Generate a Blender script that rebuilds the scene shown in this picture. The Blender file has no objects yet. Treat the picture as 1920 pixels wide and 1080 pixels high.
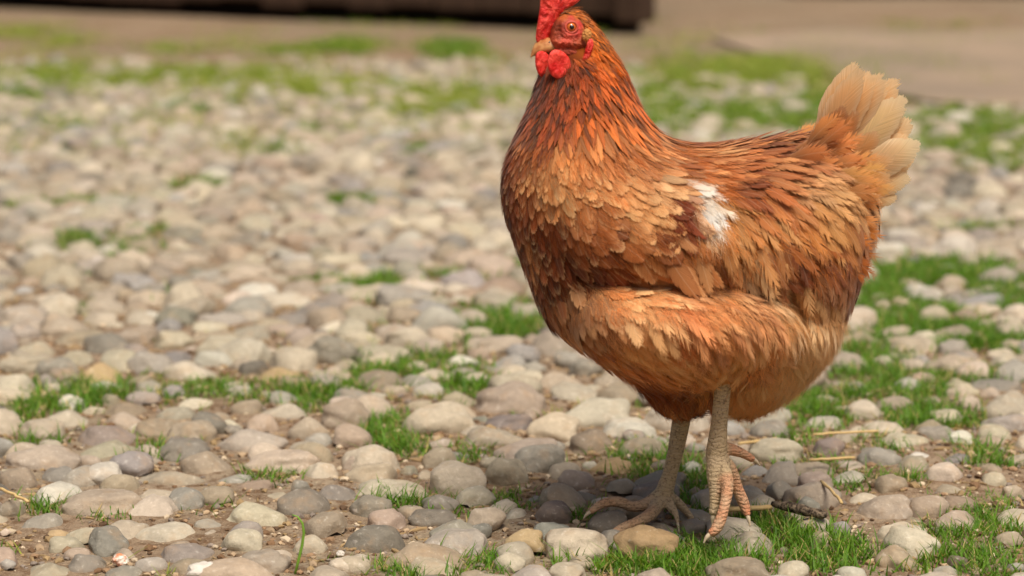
import bpy, bmesh, math, random
import numpy as np
from mathutils import Vector, noise as mnoise

random.seed(11)
rng = np.random.default_rng(11)
sc = bpy.context.scene
col = sc.collection
R = math.radians

# ------------------------------------------------------------------ camera
LENS, SENSOR = 85.0, 36.0
CAM_H, CAM_Y, PITCH = 0.513, -1.907, R(9.764)
F = LENS / SENSOR * 1920.0
cam_d = bpy.data.cameras.new('camera'); cam = bpy.data.objects.new('camera', cam_d); col.objects.link(cam)
cam_d.lens = LENS; cam_d.sensor_width = SENSOR; cam_d.clip_start = 0.05; cam_d.clip_end = 1000
cam.location = (0, CAM_Y, CAM_H); cam.rotation_euler = (R(90) - PITCH, 0, 0)
cam_d.dof.use_dof = True; cam_d.dof.focus_distance = 1.87; cam_d.dof.aperture_fstop = 5.4
cam_d.dof.aperture_blades = 7
sc.camera = cam

# ------------------------------------------------------------------ light
SUN_EL, SUN_AZ = R(63), R(160)          # azimuth clockwise from +Y (north): camera side, a little to the right
world = bpy.data.worlds.new('World'); sc.world = world; world.use_nodes = True
wn = world.node_tree.nodes; wl = world.node_tree.links
bg = wn['Background']
sky = wn.new('ShaderNodeTexSky'); sky.sky_type = 'NISHITA'; sky.sun_disc = False
sky.sun_elevation = SUN_EL; sky.sun_rotation = SUN_AZ
sky.air_density = 0.9; sky.dust_density = 6.0; sky.ozone_density = 0.6
wl.new(sky.outputs[0], bg.inputs[0]); bg.inputs[1].default_value = 0.078
sun_d = bpy.data.lights.new('sun', 'SUN'); sun = bpy.data.objects.new('sun', sun_d); col.objects.link(sun)
sun_d.energy = 3.4; sun_d.angle = R(26); sun_d.color = (1.0, 0.95, 0.88)
sd = Vector((math.sin(SUN_AZ) * math.cos(SUN_EL), math.cos(SUN_AZ) * math.cos(SUN_EL), math.sin(SUN_EL)))
sun.rotation_euler = (-sd).to_track_quat('-Z', 'Y').to_euler()
sun.location = (2, -3, 6)
sc.view_settings.view_transform = 'Standard'; sc.view_settings.look = 'None'
sc.view_settings.exposure = 0.12; sc.view_settings.gamma = 1.0
sc.render.engine = 'CYCLES'
sc.cycles.use_denoising = True
sc.cycles.max_bounces = 8; sc.cycles.transparent_max_bounces = 24
sc.cycles.diffuse_bounces = 3; sc.cycles.glossy_bounces = 2
sc.cycles.caustics_reflective = False; sc.cycles.caustics_refractive = False

# ------------------------------------------------------------------ helpers
CP, SP = math.cos(PITCH), math.sin(PITCH)
def ray(px, py):
    u = (px - 960.0) / F; v = (540.0 - py) / F
    return u, CP + v * SP, -SP + v * CP
def atY(px, py, Y):
    d = ray(px, py); t = (Y - CAM_Y) / d[1]
    return Vector((d[0] * t, Y, CAM_H + d[2] * t))
def atZ(px, py, z=0.0):
    d = ray(px, py); t = (z - CAM_H) / d[2]
    return Vector((d[0] * t, CAM_Y + d[1] * t, z))
def to_px(P):
    P = np.asarray(P, float); x, y, z = P[..., 0], P[..., 1] - CAM_Y, P[..., 2] - CAM_H
    zc = y * CP - z * SP; yc = y * SP + z * CP
    return 960 + F * x / zc, 540 - F * yc / zc, zc
def lin(r, g=None, b=None):
    if g is None: r, g, b = r
    f = lambda c: (c / 255.0 / 12.92) if c / 255.0 <= 0.04045 else ((c / 255.0 + 0.055) / 1.055) ** 2.4
    return (f(r), f(g), f(b))
def linv(a):
    a = np.asarray(a, float) / 255.0
    return np.where(a <= 0.04045, a / 12.92, ((a + 0.055) / 1.055) ** 2.4)

def tag(o, label=None, cat=None, group=None, kind=None):
    if label: o['label'] = label
    if cat: o['category'] = cat
    if group: o['group'] = group
    if kind: o['kind'] = kind
    return o
def empty(name, loc=(0, 0, 0)):
    o = bpy.data.objects.new(name, None); col.objects.link(o); o.location = loc
    o.empty_display_size = 0.02
    return o
def link(name, me, mat=None, parent=None):
    o = bpy.data.objects.new(name, me); col.objects.link(o)
    if mat is not None and len(me.materials) == 0: me.materials.append(mat)
    if parent is not None:
        o.parent = parent
        o.matrix_parent_inverse = parent.matrix_world.inverted() if parent.type != 'EMPTY' else \
            __import__('mathutils').Matrix.Translation(-parent.location)
    return o
def np_mesh(name, verts, faces, smooth=True):
    """faces: (n,k) int array, all of k sides"""
    me = bpy.data.meshes.new(name)
    verts = np.ascontiguousarray(verts, dtype=np.float32); faces = np.ascontiguousarray(faces, dtype=np.int32)
    n, k = faces.shape
    me.vertices.add(len(verts)); me.vertices.foreach_set('co', verts.ravel())
    me.loops.add(n * k); me.loops.foreach_set('vertex_index', faces.ravel())
    me.polygons.add(n); me.polygons.foreach_set('loop_start', np.arange(0, n * k, k, dtype=np.int32))
    me.polygons.foreach_set('loop_total', np.full(n, k, dtype=np.int32))
    me.update(calc_edges=True); me.validate()
    me.polygons.foreach_set('use_smooth', np.full(len(me.polygons), smooth, dtype=bool))
    return me
def add_col(me, name, arr):
    a = me.attributes.new(name, 'FLOAT_COLOR', 'POINT')
    arr = np.asarray(arr, np.float32)
    if arr.shape[1] == 3: arr = np.concatenate([arr, np.ones((len(arr), 1), np.float32)], 1)
    a.data.foreach_set('color', np.ascontiguousarray(arr).ravel())
def add_vec(me, name, arr):
    a = me.attributes.new(name, 'FLOAT_VECTOR', 'POINT')
    a.data.foreach_set('vector', np.ascontiguousarray(arr, dtype=np.float32).ravel())
def evaluated(o):
    dg = bpy.context.evaluated_depsgraph_get(); dg.update()
    return bpy.data.meshes.new_from_object(o.evaluated_get(dg), depsgraph=dg)

class NT:
    def __init__(s, name):
        s.m = bpy.data.materials.new(name); s.m.use_nodes = True
        s.n = s.m.node_tree.nodes; s.l = s.m.node_tree.links
        s.b = s.n['Principled BSDF']; s.out = s.n['Material Output']
    def new(s, t, **k):
        n = s.n.new(t)
        for a, v in k.items(): setattr(n, a, v)
        return n
    def put(s, sock, v):
        if v is None: return
        if hasattr(v, 'is_output'): s.l.new(v, sock)
        elif isinstance(v, (tuple, list)) and len(v) == 3 and sock.type == 'RGBA': sock.default_value = (*v, 1)
        else: sock.default_value = v
    def math(s, op, a, b=None, c=None, clamp=False):
        n = s.new('ShaderNodeMath', operation=op, use_clamp=clamp)
        s.put(n.inputs[0], a)
        if b is not None: s.put(n.inputs[1], b)
        if c is not None: s.put(n.inputs[2], c)
        return n.outputs[0]
    def mix(s, f, a, b, mode='MIX'):
        n = s.new('ShaderNodeMix', data_type='RGBA', blend_type=mode)
        s.put(n.inputs[0], f); s.put(n.inputs[6], a); s.put(n.inputs[7], b)
        return n.outputs[2]
    def noise(s, vec=None, scale=5, detail=3, rough=0.55, dim='3D', w=None, dist=0.0):
        n = s.new('ShaderNodeTexNoise', noise_dimensions=dim)
        if vec is not None: s.put(n.inputs['Vector'], vec)
        if w is not None: s.put(n.inputs['W'], w)
        n.inputs['Scale'].default_value = scale; n.inputs['Detail'].default_value = detail
        n.inputs['Roughness'].default_value = rough; n.inputs['Distortion'].default_value = dist
        return n.outputs['Fac']
    def ramp(s, f, lo, hi, a=0.0, b=1.0, kind='SMOOTHSTEP'):
        n = s.new('ShaderNodeMapRange', interpolation_type=kind)
        s.put(n.inputs[0], f)
        for i, v in zip((1, 2, 3, 4), (lo, hi, a, b)): s.put(n.inputs[i], v)
        return n.outputs[0]
    def attr(s, name, out='Color'):
        return s.new('ShaderNodeAttribute', attribute_name=name).outputs[out]
    def pos(s): return s.new('ShaderNodeNewGeometry').outputs['Position']
    def bump(s, h, strength=0.5, dist=0.002):
        n = s.new('ShaderNodeBump'); n.inputs['Strength'].default_value = strength; n.inputs['Distance'].default_value = dist
        s.put(n.inputs['Height'], h); s.put(s.b.inputs['Normal'], n.outputs[0])
        return n.outputs[0]
    def base(s, c=None, rough=None, spec=None):
        if c is not None: s.put(s.b.inputs['Base Color'], c)
        if rough is not None: s.put(s.b.inputs['Roughness'], rough)
        if spec is not None: s.put(s.b.inputs['Specular IOR Level'], spec)

# ------------------------------------------------------------------ materials
def stone_material(name, per_object):
    t = NT(name); p = t.pos()
    c = t.new('ShaderNodeObjectInfo').outputs['Color'] if per_object else t.attr('tint')
    n1 = t.noise(p, 38, 4, 0.6); n2 = t.noise(p, 190, 3, 0.65); n3 = t.noise(p, 700, 2, 0.6)
    k = t.math('ADD', t.math('MULTIPLY', n1, 0.55), t.math('MULTIPLY', n2, 0.5))
    k = t.ramp(k, 0.25, 0.8, 0.66, 1.28, 'LINEAR')
    c1 = t.mix(1.0, c, k, 'MULTIPLY')
    warm = t.ramp(t.noise(p, 55, 3, 0.6), 0.5, 0.75, 0.0, 0.55)
    c2 = t.mix(warm, c1, t.mix(0.5, c1, lin(176, 140, 98)))
    pale = t.ramp(n2, 0.58, 0.72, 0, 0.35)
    c3 = t.mix(pale, c2, t.mix(0.6, c2, lin(232, 224, 208)))
    speck = t.ramp(n3, 0.64, 0.74, 0, 0.4)
    c4 = t.mix(speck, c3, t.mix(0.7, c3, lin(92, 78, 64)))
    t.base(c4, t.ramp(n1, 0.3, 0.7, 0.62, 0.85), 0.3)
    h = t.math('ADD', t.math('MULTIPLY', n2, 0.6), t.math('ADD', t.math('MULTIPLY', n3, 0.25), t.math('MULTIPLY', n1, 1.2)))
    t.bump(h, 0.55, 0.0028)
    return t.m
M = {}
M['stone'] = stone_material('river_stone', True)
M['stone_far'] = stone_material('river_stone_field', False)

def soil_material():
    t = NT('dry_soil'); p = t.pos()
    n1 = t.noise(p, 3.0, 4, 0.6); n2 = t.noise(p, 60, 4, 0.7); n3 = t.noise(p, 420, 3, 0.7)
    c = t.mix(t.ramp(n1, 0.35, 0.65), lin(150, 126, 100), lin(168, 146, 120))
    c = t.mix(t.ramp(t.noise(p, 1.1, 5, 0.65), 0.42, 0.62, 0, 0.6), c, lin(148, 136, 112))
    c = t.mix(t.ramp(n2, 0.4, 0.68), c, lin(116, 90, 66))
    c = t.mix(t.ramp(n3, 0.56, 0.7, 0, 0.7), c, lin(196, 172, 142))
    c = t.mix(t.ramp(n3, 0.3, 0.42, 0.7, 0), c, lin(84, 62, 44))
    t.base(c, 0.95, 0.1)
    t.bump(t.math('ADD', n2, t.math('MULTIPLY', n3, 0.5)), 0.9, 0.006)
    return t.m
M['soil'] = soil_material()
t = NT('worn_path'); p = t.pos()
t.base(t.mix(t.ramp(t.noise(p, 1.6, 4, 0.6), 0.35, 0.65), lin(142, 124, 104), lin(160, 138, 114)), 0.9, 0.2)
t.bump(t.noise(p, 90, 4, 0.7), 0.5, 0.005); M['path'] = t.m

t = NT('grit'); t.base(t.attr('tint'), 0.9, 0.2); M['grit'] = t.m
t = NT('grass_blade')
c = t.attr('tint'); t.base(c, 0.55, 0.3)
tr = t.new('ShaderNodeBsdfTranslucent'); t.put(tr.inputs[0], t.mix(1.0, c, (1.3, 1.35, 0.7), 'MULTIPLY'))
mx = t.new('ShaderNodeMixShader'); mx.inputs[0].default_value = 0.35
t.l.new(t.b.outputs[0], mx.inputs[1]); t.l.new(tr.outputs[0], mx.inputs[2]); t.l.new(mx.outputs[0], t.out.inputs[0])
M['grass'] = t.m

t = NT('dark_timber'); tc = t.new('ShaderNodeTexCoord').outputs['Object']
mp = t.new('ShaderNodeMapping'); mp.inputs['Scale'].default_value = (14, 14, 1.2); t.l.new(tc, mp.inputs[0])
n = t.noise(mp.outputs[0], 3, 5, 0.6)
t.base(t.mix(n, lin(50, 36, 27), lin(84, 63, 48)), 0.8, 0.2); t.bump(n, 0.5, 0.004); M['timber'] = t.m
t = NT('roof_tin'); t.base(t.mix(t.noise(t.pos(), 3, 3), lin(92, 74, 62), lin(120, 100, 86)), 0.7, 0.3); M['roof'] = t.m
t = NT('recess_shade'); t.base(lin(26, 20, 16), 0.95, 0.1); M['plinth'] = t.m  # near-black colour stands in for the shade behind and under the planks

# feathers: 'c1' web colour, 'c2' rim colour, 'par' = (fray, rim, random)
def feather_material(name, trans=0.22, slo=0.62, shi=1.35):
    t = NT(name)
    uvn = t.new('ShaderNodeUVMap', uv_map='uv').outputs[0]
    sx = t.new('ShaderNodeSeparateXYZ'); t.l.new(uvn, sx.inputs[0]); u, v = sx.outputs[0], sx.outputs[1]
    pa = t.new('ShaderNodeSeparateXYZ'); t.l.new(t.attr('par', 'Vector'), pa.inputs[0])
    fray, rim, rnd = pa.outputs[0], pa.outputs[1], pa.outputs[2]
    a = t.math('ABSOLUTE', t.math('MULTIPLY_ADD', u, 2.0, -1.0))
    side = t.math('SIGN', t.math('MULTIPLY_ADD', u, 2.0, -1.0))
    barb = t.math('MULTIPLY_ADD', a, -0.45, v)
    barb = t.math('ADD', barb, t.math('MULTIPLY_ADD', side, 7.3, t.math('MULTIPLY', rnd, 97.0)))
    nb = t.noise(scale=26, detail=2, rough=0.7, dim='1D', w=barb)
    nb2 = t.noise(scale=75, detail=1, rough=0.6, dim='1D', w=barb)
    nl = t.noise(scale=7, detail=1, rough=0.5, dim='1D', w=barb)
    tipd = t.ramp(v, 0.5, 1.0, 0, 1, 'LINEAR')
    e = t.math('SQRT', t.math('ADD', t.math('MULTIPLY', a, a), t.math('MULTIPLY', tipd, tipd)))
    rimf = t.math('MULTIPLY', t.ramp(t.math('ADD', e, t.math('MULTIPLY_ADD', nb, 0.5, -0.25)), 0.5, 0.92), rim)
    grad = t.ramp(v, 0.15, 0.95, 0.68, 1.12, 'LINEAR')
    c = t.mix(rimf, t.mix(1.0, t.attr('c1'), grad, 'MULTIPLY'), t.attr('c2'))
    strk = t.ramp(t.math('ADD', t.math('MULTIPLY', nb, 0.6), t.math('MULTIPLY', nb2, 0.4)), 0.25, 0.75, slo, shi, 'LINEAR')
    c = t.mix(1.0, c, strk, 'MULTIPLY')
    shaft = t.ramp(a, 0.0, 0.08, 0.3, 0.0)
    c = t.mix(shaft, c, t.mix(0.5, c, lin(235, 205, 165)))
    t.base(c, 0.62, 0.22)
    t.put(t.b.inputs['Sheen Weight'], 0.15)
    t.bump(t.math('ADD', nb, nb2), 0.35, 0.001)
    trn = t.new('ShaderNodeBsdfTranslucent'); t.put(trn.inputs[0], c)
    m1 = t.new('ShaderNodeMixShader'); m1.inputs[0].default_value = trans
    t.l.new(t.b.outputs[0], m1.inputs[1]); t.l.new(trn.outputs[0], m1.inputs[2])
    cut = t.math('ADD', t.ramp(nb, 0.25, 0.75, 0.0, 0.8, 'LINEAR'), t.ramp(nl, 0.5, 0.72, 0.0, 0.6, 'LINEAR'))
    thr = t.math('SUBTRACT', 1.0, t.math('MULTIPLY', fray, cut))
    tip2 = t.ramp(v, 0.35, 1.0, 0, 1, 'LINEAR')
    ee = t.math('SQRT', t.math('ADD', t.math('MULTIPLY', a, a), t.math('MULTIPLY', tip2, tip2)))
    vis = t.math('LESS_THAN', ee, thr)
    tp = t.new('ShaderNodeBsdfTransparent')
    m2 = t.new('ShaderNodeMixShader'); t.l.new(vis, m2.inputs[0])
    t.l.new(tp.outputs[0], m2.inputs[1]); t.l.new(m1.outputs[0], m2.inputs[2])
    t.l.new(m2.outputs[0], t.out.inputs[0])
    return t.m
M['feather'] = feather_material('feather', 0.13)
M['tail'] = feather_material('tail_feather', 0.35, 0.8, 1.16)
t = NT('down'); c = t.attr('c1'); t.base(c, 0.75, 0.1)
tr = t.new('ShaderNodeBsdfTranslucent'); t.put(tr.inputs[0], c)
mx = t.new('ShaderNodeMixShader'); mx.inputs[0].default_value = 0.3
t.l.new(t.b.outputs[0], mx.inputs[1]); t.l.new(tr.outputs[0], mx.inputs[2]); t.l.new(mx.outputs[0], t.out.inputs[0])
M['down'] = t.m
t = NT('feathered_skin'); t.base(t.attr('c1'), 0.8, 0.1); M['hide'] = t.m
t = NT('scaly_leg'); p = t.pos()
sx = t.new('ShaderNodeSeparateXYZ'); t.l.new(p, sx.inputs[0])
zz = t.math('MULTIPLY_ADD', t.noise(p, 110, 3), 0.010, sx.outputs[2])
band = t.math('ABSOLUTE', t.math('SINE', t.math('MULTIPLY', zz, 1000.0)))
vor = t.new('ShaderNodeTexVoronoi', feature='DISTANCE_TO_EDGE'); vor.inputs['Scale'].default_value = 330; t.l.new(p, vor.inputs['Vector'])
cell = t.ramp(vor.outputs['Distance'], 0.0, 0.18)
n1 = t.noise(p, 90, 4, 0.65); n2 = t.noise(p, 420, 3, 0.7)
c = t.mix(t.ramp(n1, 0.3, 0.7), t.attr('c1'), t.mix(0.6, t.attr('c1'), lin(196, 172, 138)))
c = t.mix(t.ramp(n2, 0.5, 0.68, 0, 0.75), c, lin(112, 88, 62))
c = t.mix(t.ramp(band, 0.0, 0.4, 0.34, 0), c, lin(120, 92, 64))
t.base(c, 0.75, 0.25)
t.bump(t.math('ADD', t.math('ADD', t.math('MULTIPLY', band, 0.75), t.math('MULTIPLY', cell, 0.35)), t.math('MULTIPLY', n2, 0.7)), 0.6, 0.0011); M['leg'] = t.m
def flesh(name, c0, c1, scale=260, rel=0.0014):
    t = NT(name); p = t.pos(); n = t.noise(p, scale, 4, 0.65); n2 = t.noise(p, 90, 3, 0.6)
    t.base(t.mix(t.ramp(n2, 0.3, 0.7), c0, c1), 0.5, 0.35)
    t.put(t.b.inputs['Subsurface Weight'], 0.25); t.put(t.b.inputs['Subsurface Radius'], (0.006, 0.0016, 0.001)); t.put(t.b.inputs['Subsurface Scale'], 0.5)
    t.bump(n, 1.0, rel); return t.m
M['comb'] = flesh('red_comb', lin(200, 20, 15), lin(238, 84, 66), 240, 0.0024)
M['face'] = flesh('red_face', lin(150, 46, 24), lin(206, 78, 58), 300, 0.003)
t = NT('face_skin'); p = t.pos(); n = t.noise(p, 420, 4, 0.7); n2 = t.noise(p, 150, 3, 0.6)
t.base(t.mix(1.0, t.attr('c1'), t.ramp(t.math('ADD', t.math('MULTIPLY', n, 0.5), t.math('MULTIPLY', n2, 0.5)), 0.3, 0.7, 0.6, 1.35, 'LINEAR'), 'MULTIPLY'), 0.55, 0.3)
t.put(t.b.inputs['Subsurface Weight'], 0.15); t.put(t.b.inputs['Subsurface Radius'], (0.005, 0.0014, 0.001)); t.put(t.b.inputs['Subsurface Scale'], 0.4)
t.bump(n, 0.8, 0.0012); M['face'] = t.m
M['wattle'] = flesh('red_wattle', lin(208, 26, 20), lin(238, 76, 60), 420, 0.0010)
t = NT('horn'); p = t.pos()
t.base(t.mix(t.ramp(t.noise(p, 120, 3), 0.35, 0.65), lin(170, 102, 54), lin(206, 148, 90)), 0.4, 0.45); M['beak'] = t.m
t = NT('beak_dark'); t.base(lin(150, 104, 66), 0.45, 0.4); M['beak_low'] = t.m
t = NT('claw'); t.base(t.mix(t.noise(t.pos(), 200, 3), lin(176, 148, 112), lin(222, 204, 174)), 0.45, 0.4); M['claw'] = t.m
t = NT('iris'); t.base(lin(204, 104, 38), 0.1, 0.7); M['iris'] = t.m
t = NT('pupil'); t.base((0.004, 0.003, 0.003), 0.05, 0.8); M['pupil'] = t.m
t = NT('eyelid'); t.base(lin(196, 84, 64), 0.5, 0.35); t.bump(t.noise(t.pos(), 500, 2), 0.5, 0.0006); M['lid'] = t.m
t = NT('straw'); t.base(t.mix(t.noise(t.pos(), 150, 3), lin(196, 156, 92), lin(224, 196, 140)), 0.6, 0.3); M['straw'] = t.m
t = NT('bark'); n = t.noise(t.pos(), 240, 4, 0.7)
t.base(t.mix(t.ramp(n, 0.4, 0.65), lin(52, 42, 34), lin(150, 130, 106)), 0.9, 0.15); t.bump(n, 0.8, 0.002); M['bark'] = t.m
t = NT('chip_white'); t.base(t.mix(t.noise(t.pos(), 160, 3), lin(226, 218, 204), lin(190, 178, 160)), 0.7, 0.3); M['white'] = t.m
t = NT('chip_pale'); n = t.noise(t.pos(), 140, 3)
t.base(t.mix(t.ramp(n, 0.4, 0.62), lin(236, 226, 208), lin(214, 132, 90)), 0.6, 0.3); M['chip'] = t.m

# ------------------------------------------------------------------ ground
def axis(lo, hi, step, far_lo, far_hi, g=1.22):
    a = list(np.arange(lo, hi + 1e-6, step)); s = step
    while a[-1] < far_hi: s *= g; a.append(a[-1] + s)
    s = step; pre = []
    x = lo
    while x > far_lo: s *= g; x -= s; pre.append(x)
    return np.array(pre[::-1] + a)
gx = axis(-0.9, 0.9, 0.014, -220, 220); gy = axis(-0.5, 1.3, 0.014, -40, 420)
GX, GY = np.meshgrid(gx, gy)
def soil_z(x, y):
    v = Vector((x * 6, y * 6, 0.3)); w = Vector((x * 34, y * 34, 5.1))
    return 0.005 * mnoise.noise(v) + 0.0032 * mnoise.noise(w)
near = (np.abs(GX) < 6) & (GY < 12) & (GY > -3)
GZ = np.zeros_like(GX)
for i, j in zip(*np.nonzero(near)): GZ[i, j] = soil_z(GX[i, j], GY[i, j])
ny, nx = GX.shape
idx = np.arange(nx * ny).reshape(ny, nx)
faces = np.stack([idx[:-1, :-1], idx[:-1, 1:], idx[1:, 1:], idx[1:, :-1]], -1).reshape(-1, 4)
ground = link('ground', np_mesh('ground', np.stack([GX, GY, GZ], -1).reshape(-1, 3), faces), M['soil'])
tag(ground, 'dry tan soil of the farmyard showing between the cobbles', 'ground', kind='structure')

# worn grey path beyond the cobbles, towards the upper edge on the right
pts = [(1330, 62), (1560, 48), (1800, 52), (2150, 50), (2600, 60), (2600, 215), (2150, 205), (1900, 188), (1760, 182), (1640, 160), (1520, 120), (1420, 92)]
bm = bmesh.new()
vs = []
for i, p in enumerate(pts):
    a = atZ(*p, 0.02); vs.append(bm.verts.new((a.x, a.y, 0.02)))
bm.faces.new(vs)
for v in bm.verts: v.co.z = 0.010
me = bpy.data.meshes.new('path'); bm.to_mesh(me); bm.free()
tag(link('path', me, M['path']), 'worn grey brown path beyond the cobbled yard', 'path', kind='structure')

# ------------------------------------------------------------------ dark timber shed at the back
def box_mesh(name, sx, sy, sz, bevel=0.004, jitter=0.0):
    bm = bmesh.new(); bmesh.ops.create_cube(bm, size=1.0)
    for v in bm.verts: v.co = Vector((v.co.x * sx, v.co.y * sy, v.co.z * sz))
    if bevel: bmesh.ops.bevel(bm, geom=list(bm.edges), offset=bevel, segments=1, affect='EDGES')
    me = bpy.data.meshes.new(name); bm.to_mesh(me); bm.free(); return me
A = atZ(-260, 7, 0); B = atZ(1222, 66, 0)
wd = (B - A); wlen = wd.length; wdir = wd.normalized(); wnorm = Vector((wdir.y, -wdir.x, 0))
ang = math.atan2(wdir.y, wdir.x)
shed = empty('timber_shed', (B.x, B.y, 0))
tag(shed, 'dark brown timber shed with upright planks behind the yard', 'shed')
from mathutils import Matrix
def shed_part(name, me, mat, s, off, z, rot=0.0, parent=shed):
    """s metres from the corner B towards A, off metres outward"""
    P = B - wdir * s + wnorm * off
    o = bpy.data.objects.new(name, me); col.objects.link(o)
    if not me.materials: me.materials.append(mat)
    o.parent = parent
    o.location = Vector((P.x, P.y, z)) - shed.location; o.rotation_euler = (0, 0, ang + rot)
    return o
def prism(name, pts, z0, z1):
    bm = bmesh.new(); lo = [bm.verts.new((p[0], p[1], z0)) for p in pts]; hi = [bm.verts.new((p[0], p[1], z1)) for p in pts]; n = len(pts)
    bm.faces.new(lo[::-1]); bm.faces.new(hi)
    for i in range(n): bm.faces.new((lo[i], lo[(i + 1) % n], hi[(i + 1) % n], hi[i]))
    bmesh.ops.recalc_face_normals(bm, faces=bm.faces)
    me = bpy.data.meshes.new(name); bm.to_mesh(me); bm.free(); return me
back = Vector((-0.03, 1, 0)).normalized()
def q2(s, off, dep): P = B - wdir * s + wnorm * off + back * dep - shed.location; return (P.x, P.y)
def shed_flat(name, me, mat):
    o = bpy.data.objects.new(name, me); col.objects.link(o); me.materials.append(mat); o.parent = shed; return o
shed_flat('plinth', prism('plinth', [q2(0.08, -0.07, 0), q2(wlen - .05, -0.07, 0), q2(wlen - .05, 0, 2.2), q2(0.08, 0, 2.2)], -0.05, 2.1), M['plinth'])
shed_flat('roof', prism('roof', [q2(-.25, 0.16, 0), q2(wlen + .25, 0.16, 0), q2(wlen + .25, 0, 2.6), q2(-.25, 0, 2.6)], 2.13, 2.19), M['roof'])
shed_part('corner_post', box_mesh('corner_post', 0.1, 0.1, 2.1, 0.008), M['timber'], 0.05, 0.02, 1.09)
plank = box_mesh('plank', 0.172, 0.028, 2.05, 0.005); plank.materials.append(M['timber'])
s = 0.19
while s < wlen:
    shed_part('plank', plank, M['timber'], s, random.uniform(-0.004, 0.006), 1.07 + random.uniform(0.0, 0.025)); s += 0.182
s = 0.16
while s < 2.1:
    o = shed_part('plank', plank, M['timber'], 0.05, 0, 1.07 + random.uniform(0, 0.02))
    o.location += back * s; o.rotation_euler = (0, 0, math.atan2(back.y, back.x)); s += 0.182
# low timber beam lying along the far side of the path
A2 = atZ(1470, -8, 0); B2 = atZ(1960, -6, 0)
d2 = B2 - A2
me = box_mesh('timber_beam', d2.length * 2, 0.2, 0.16, 0.012)
o = link('timber_beam', me, M['timber']); o.location = (A2 + d2 * 1.0) + Vector((0, 0, 0.075)); o.rotation_euler = (0, 0, math.atan2(d2.y, d2.x))
tag(o, 'low dark timber beam lying across the far end of the path', 'beam')

# ------------------------------------------------------------------ stones
PAL = {  # as seen on dry stone
       'b': (198, 180, 151), 't': (172, 150, 121), 'g': (162, 151, 134), 'p': (187, 164, 136), 'v': (140, 118, 108), 'o': (202, 165, 108),
       'w': (206, 196, 178), 'd': (134, 124, 111), 'u': (155, 149, 142), 'k': (182, 164, 139)}
C6 = [(370,625,60,145,'o'),(155,375,30,110,'g'),(270,455,0,65,'t'),(620,845,5,105,'g'),(785,1060,45,135,'b'),(940,1140,0,85,'w'),(1145,1290,45,125,'d'),
(1265,1530,5,95,'b'),(1255,1470,85,145,'o'),(1500,1660,110,180,'g'),(1610,1705,85,150,'p'),(170,290,110,170,'g'),(395,620,155,190,'w'),(645,785,145,200,'g'),
(610,785,190,250,'g'),(785,910,160,215,'u'),(265,430,210,280,'w'),(0,100,245,340,'b'),(205,490,285,360,'b'),(495,735,255,310,'t'),(515,685,295,360,'b'),
(825,1100,228,275,'b'),(745,1000,265,330,'g'),(925,1095,275,400,'d'),(1085,1170,305,400,'g'),(1115,1265,230,305,'t'),(1240,1510,250,330,'b'),(1300,1445,200,255,'g'),
(1095,1215,160,220,'g'),(1190,1360,300,390,'p'),(1395,1590,320,430,'p'),(1545,1790,220,370,'t'),(1610,1800,365,470,'p'),(90,310,325,430,'p'),(365,650,360,455,'v'),
(660,900,320,410,'t'),(800,1040,335,440,'p'),(775,1020,420,520,'g'),(1050,1400,370,480,'k'),(1410,1610,415,550,'t'),(20,200,440,520,'p'),(10,390,465,580,'k'),
(0,195,545,670,'t'),(300,480,530,660,'g'),(390,600,540,650,'w'),(535,740,480,600,'u'),(660,1020,575,650,'k'),(865,1150,490,590,'t'),(1190,1540,475,590,'p'),
(1650,1800,460,580,'b'),(1010,1260,600,650,'g'),(130,415,630,740,'w'),(490,690,590,690,'t'),(310,690,665,800,'t'),(580,875,690,810,'k'),(800,995,660,770,'u'),
(960,1140,625,750,'t'),(1395,1500,555,680,'g'),(1340,1600,660,790,'d'),(1510,1740,640,730,'d'),(1700,1800,700,790,'g'),(0,130,695,790,'t'),(70,400,800,860,'g'),
(455,740,815,910,'t'),(625,955,835,930,'b'),(1070,1395,725,850,'b'),(1100,1275,820,920,'g'),(1060,1280,860,980,'b'),(1460,1670,785,900,'p'),(1410,1580,865,990,'b'),
(1675,1800,840,965,'d'),(215,415,890,960,'b'),(225,355,858,895,'o'),(740,1025,925,1030,'g'),(805,1040,990,1085,'t'),(1165,1390,945,1085,'t'),
(320,530,980,1060,'g'),(70,380,1025,1100,'b'),(0,80,985,1040,'g'),(510,690,1035,1095,'g'),(1590,1790,990,1085,'b'),(0,55,835,880,'b')]
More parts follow.
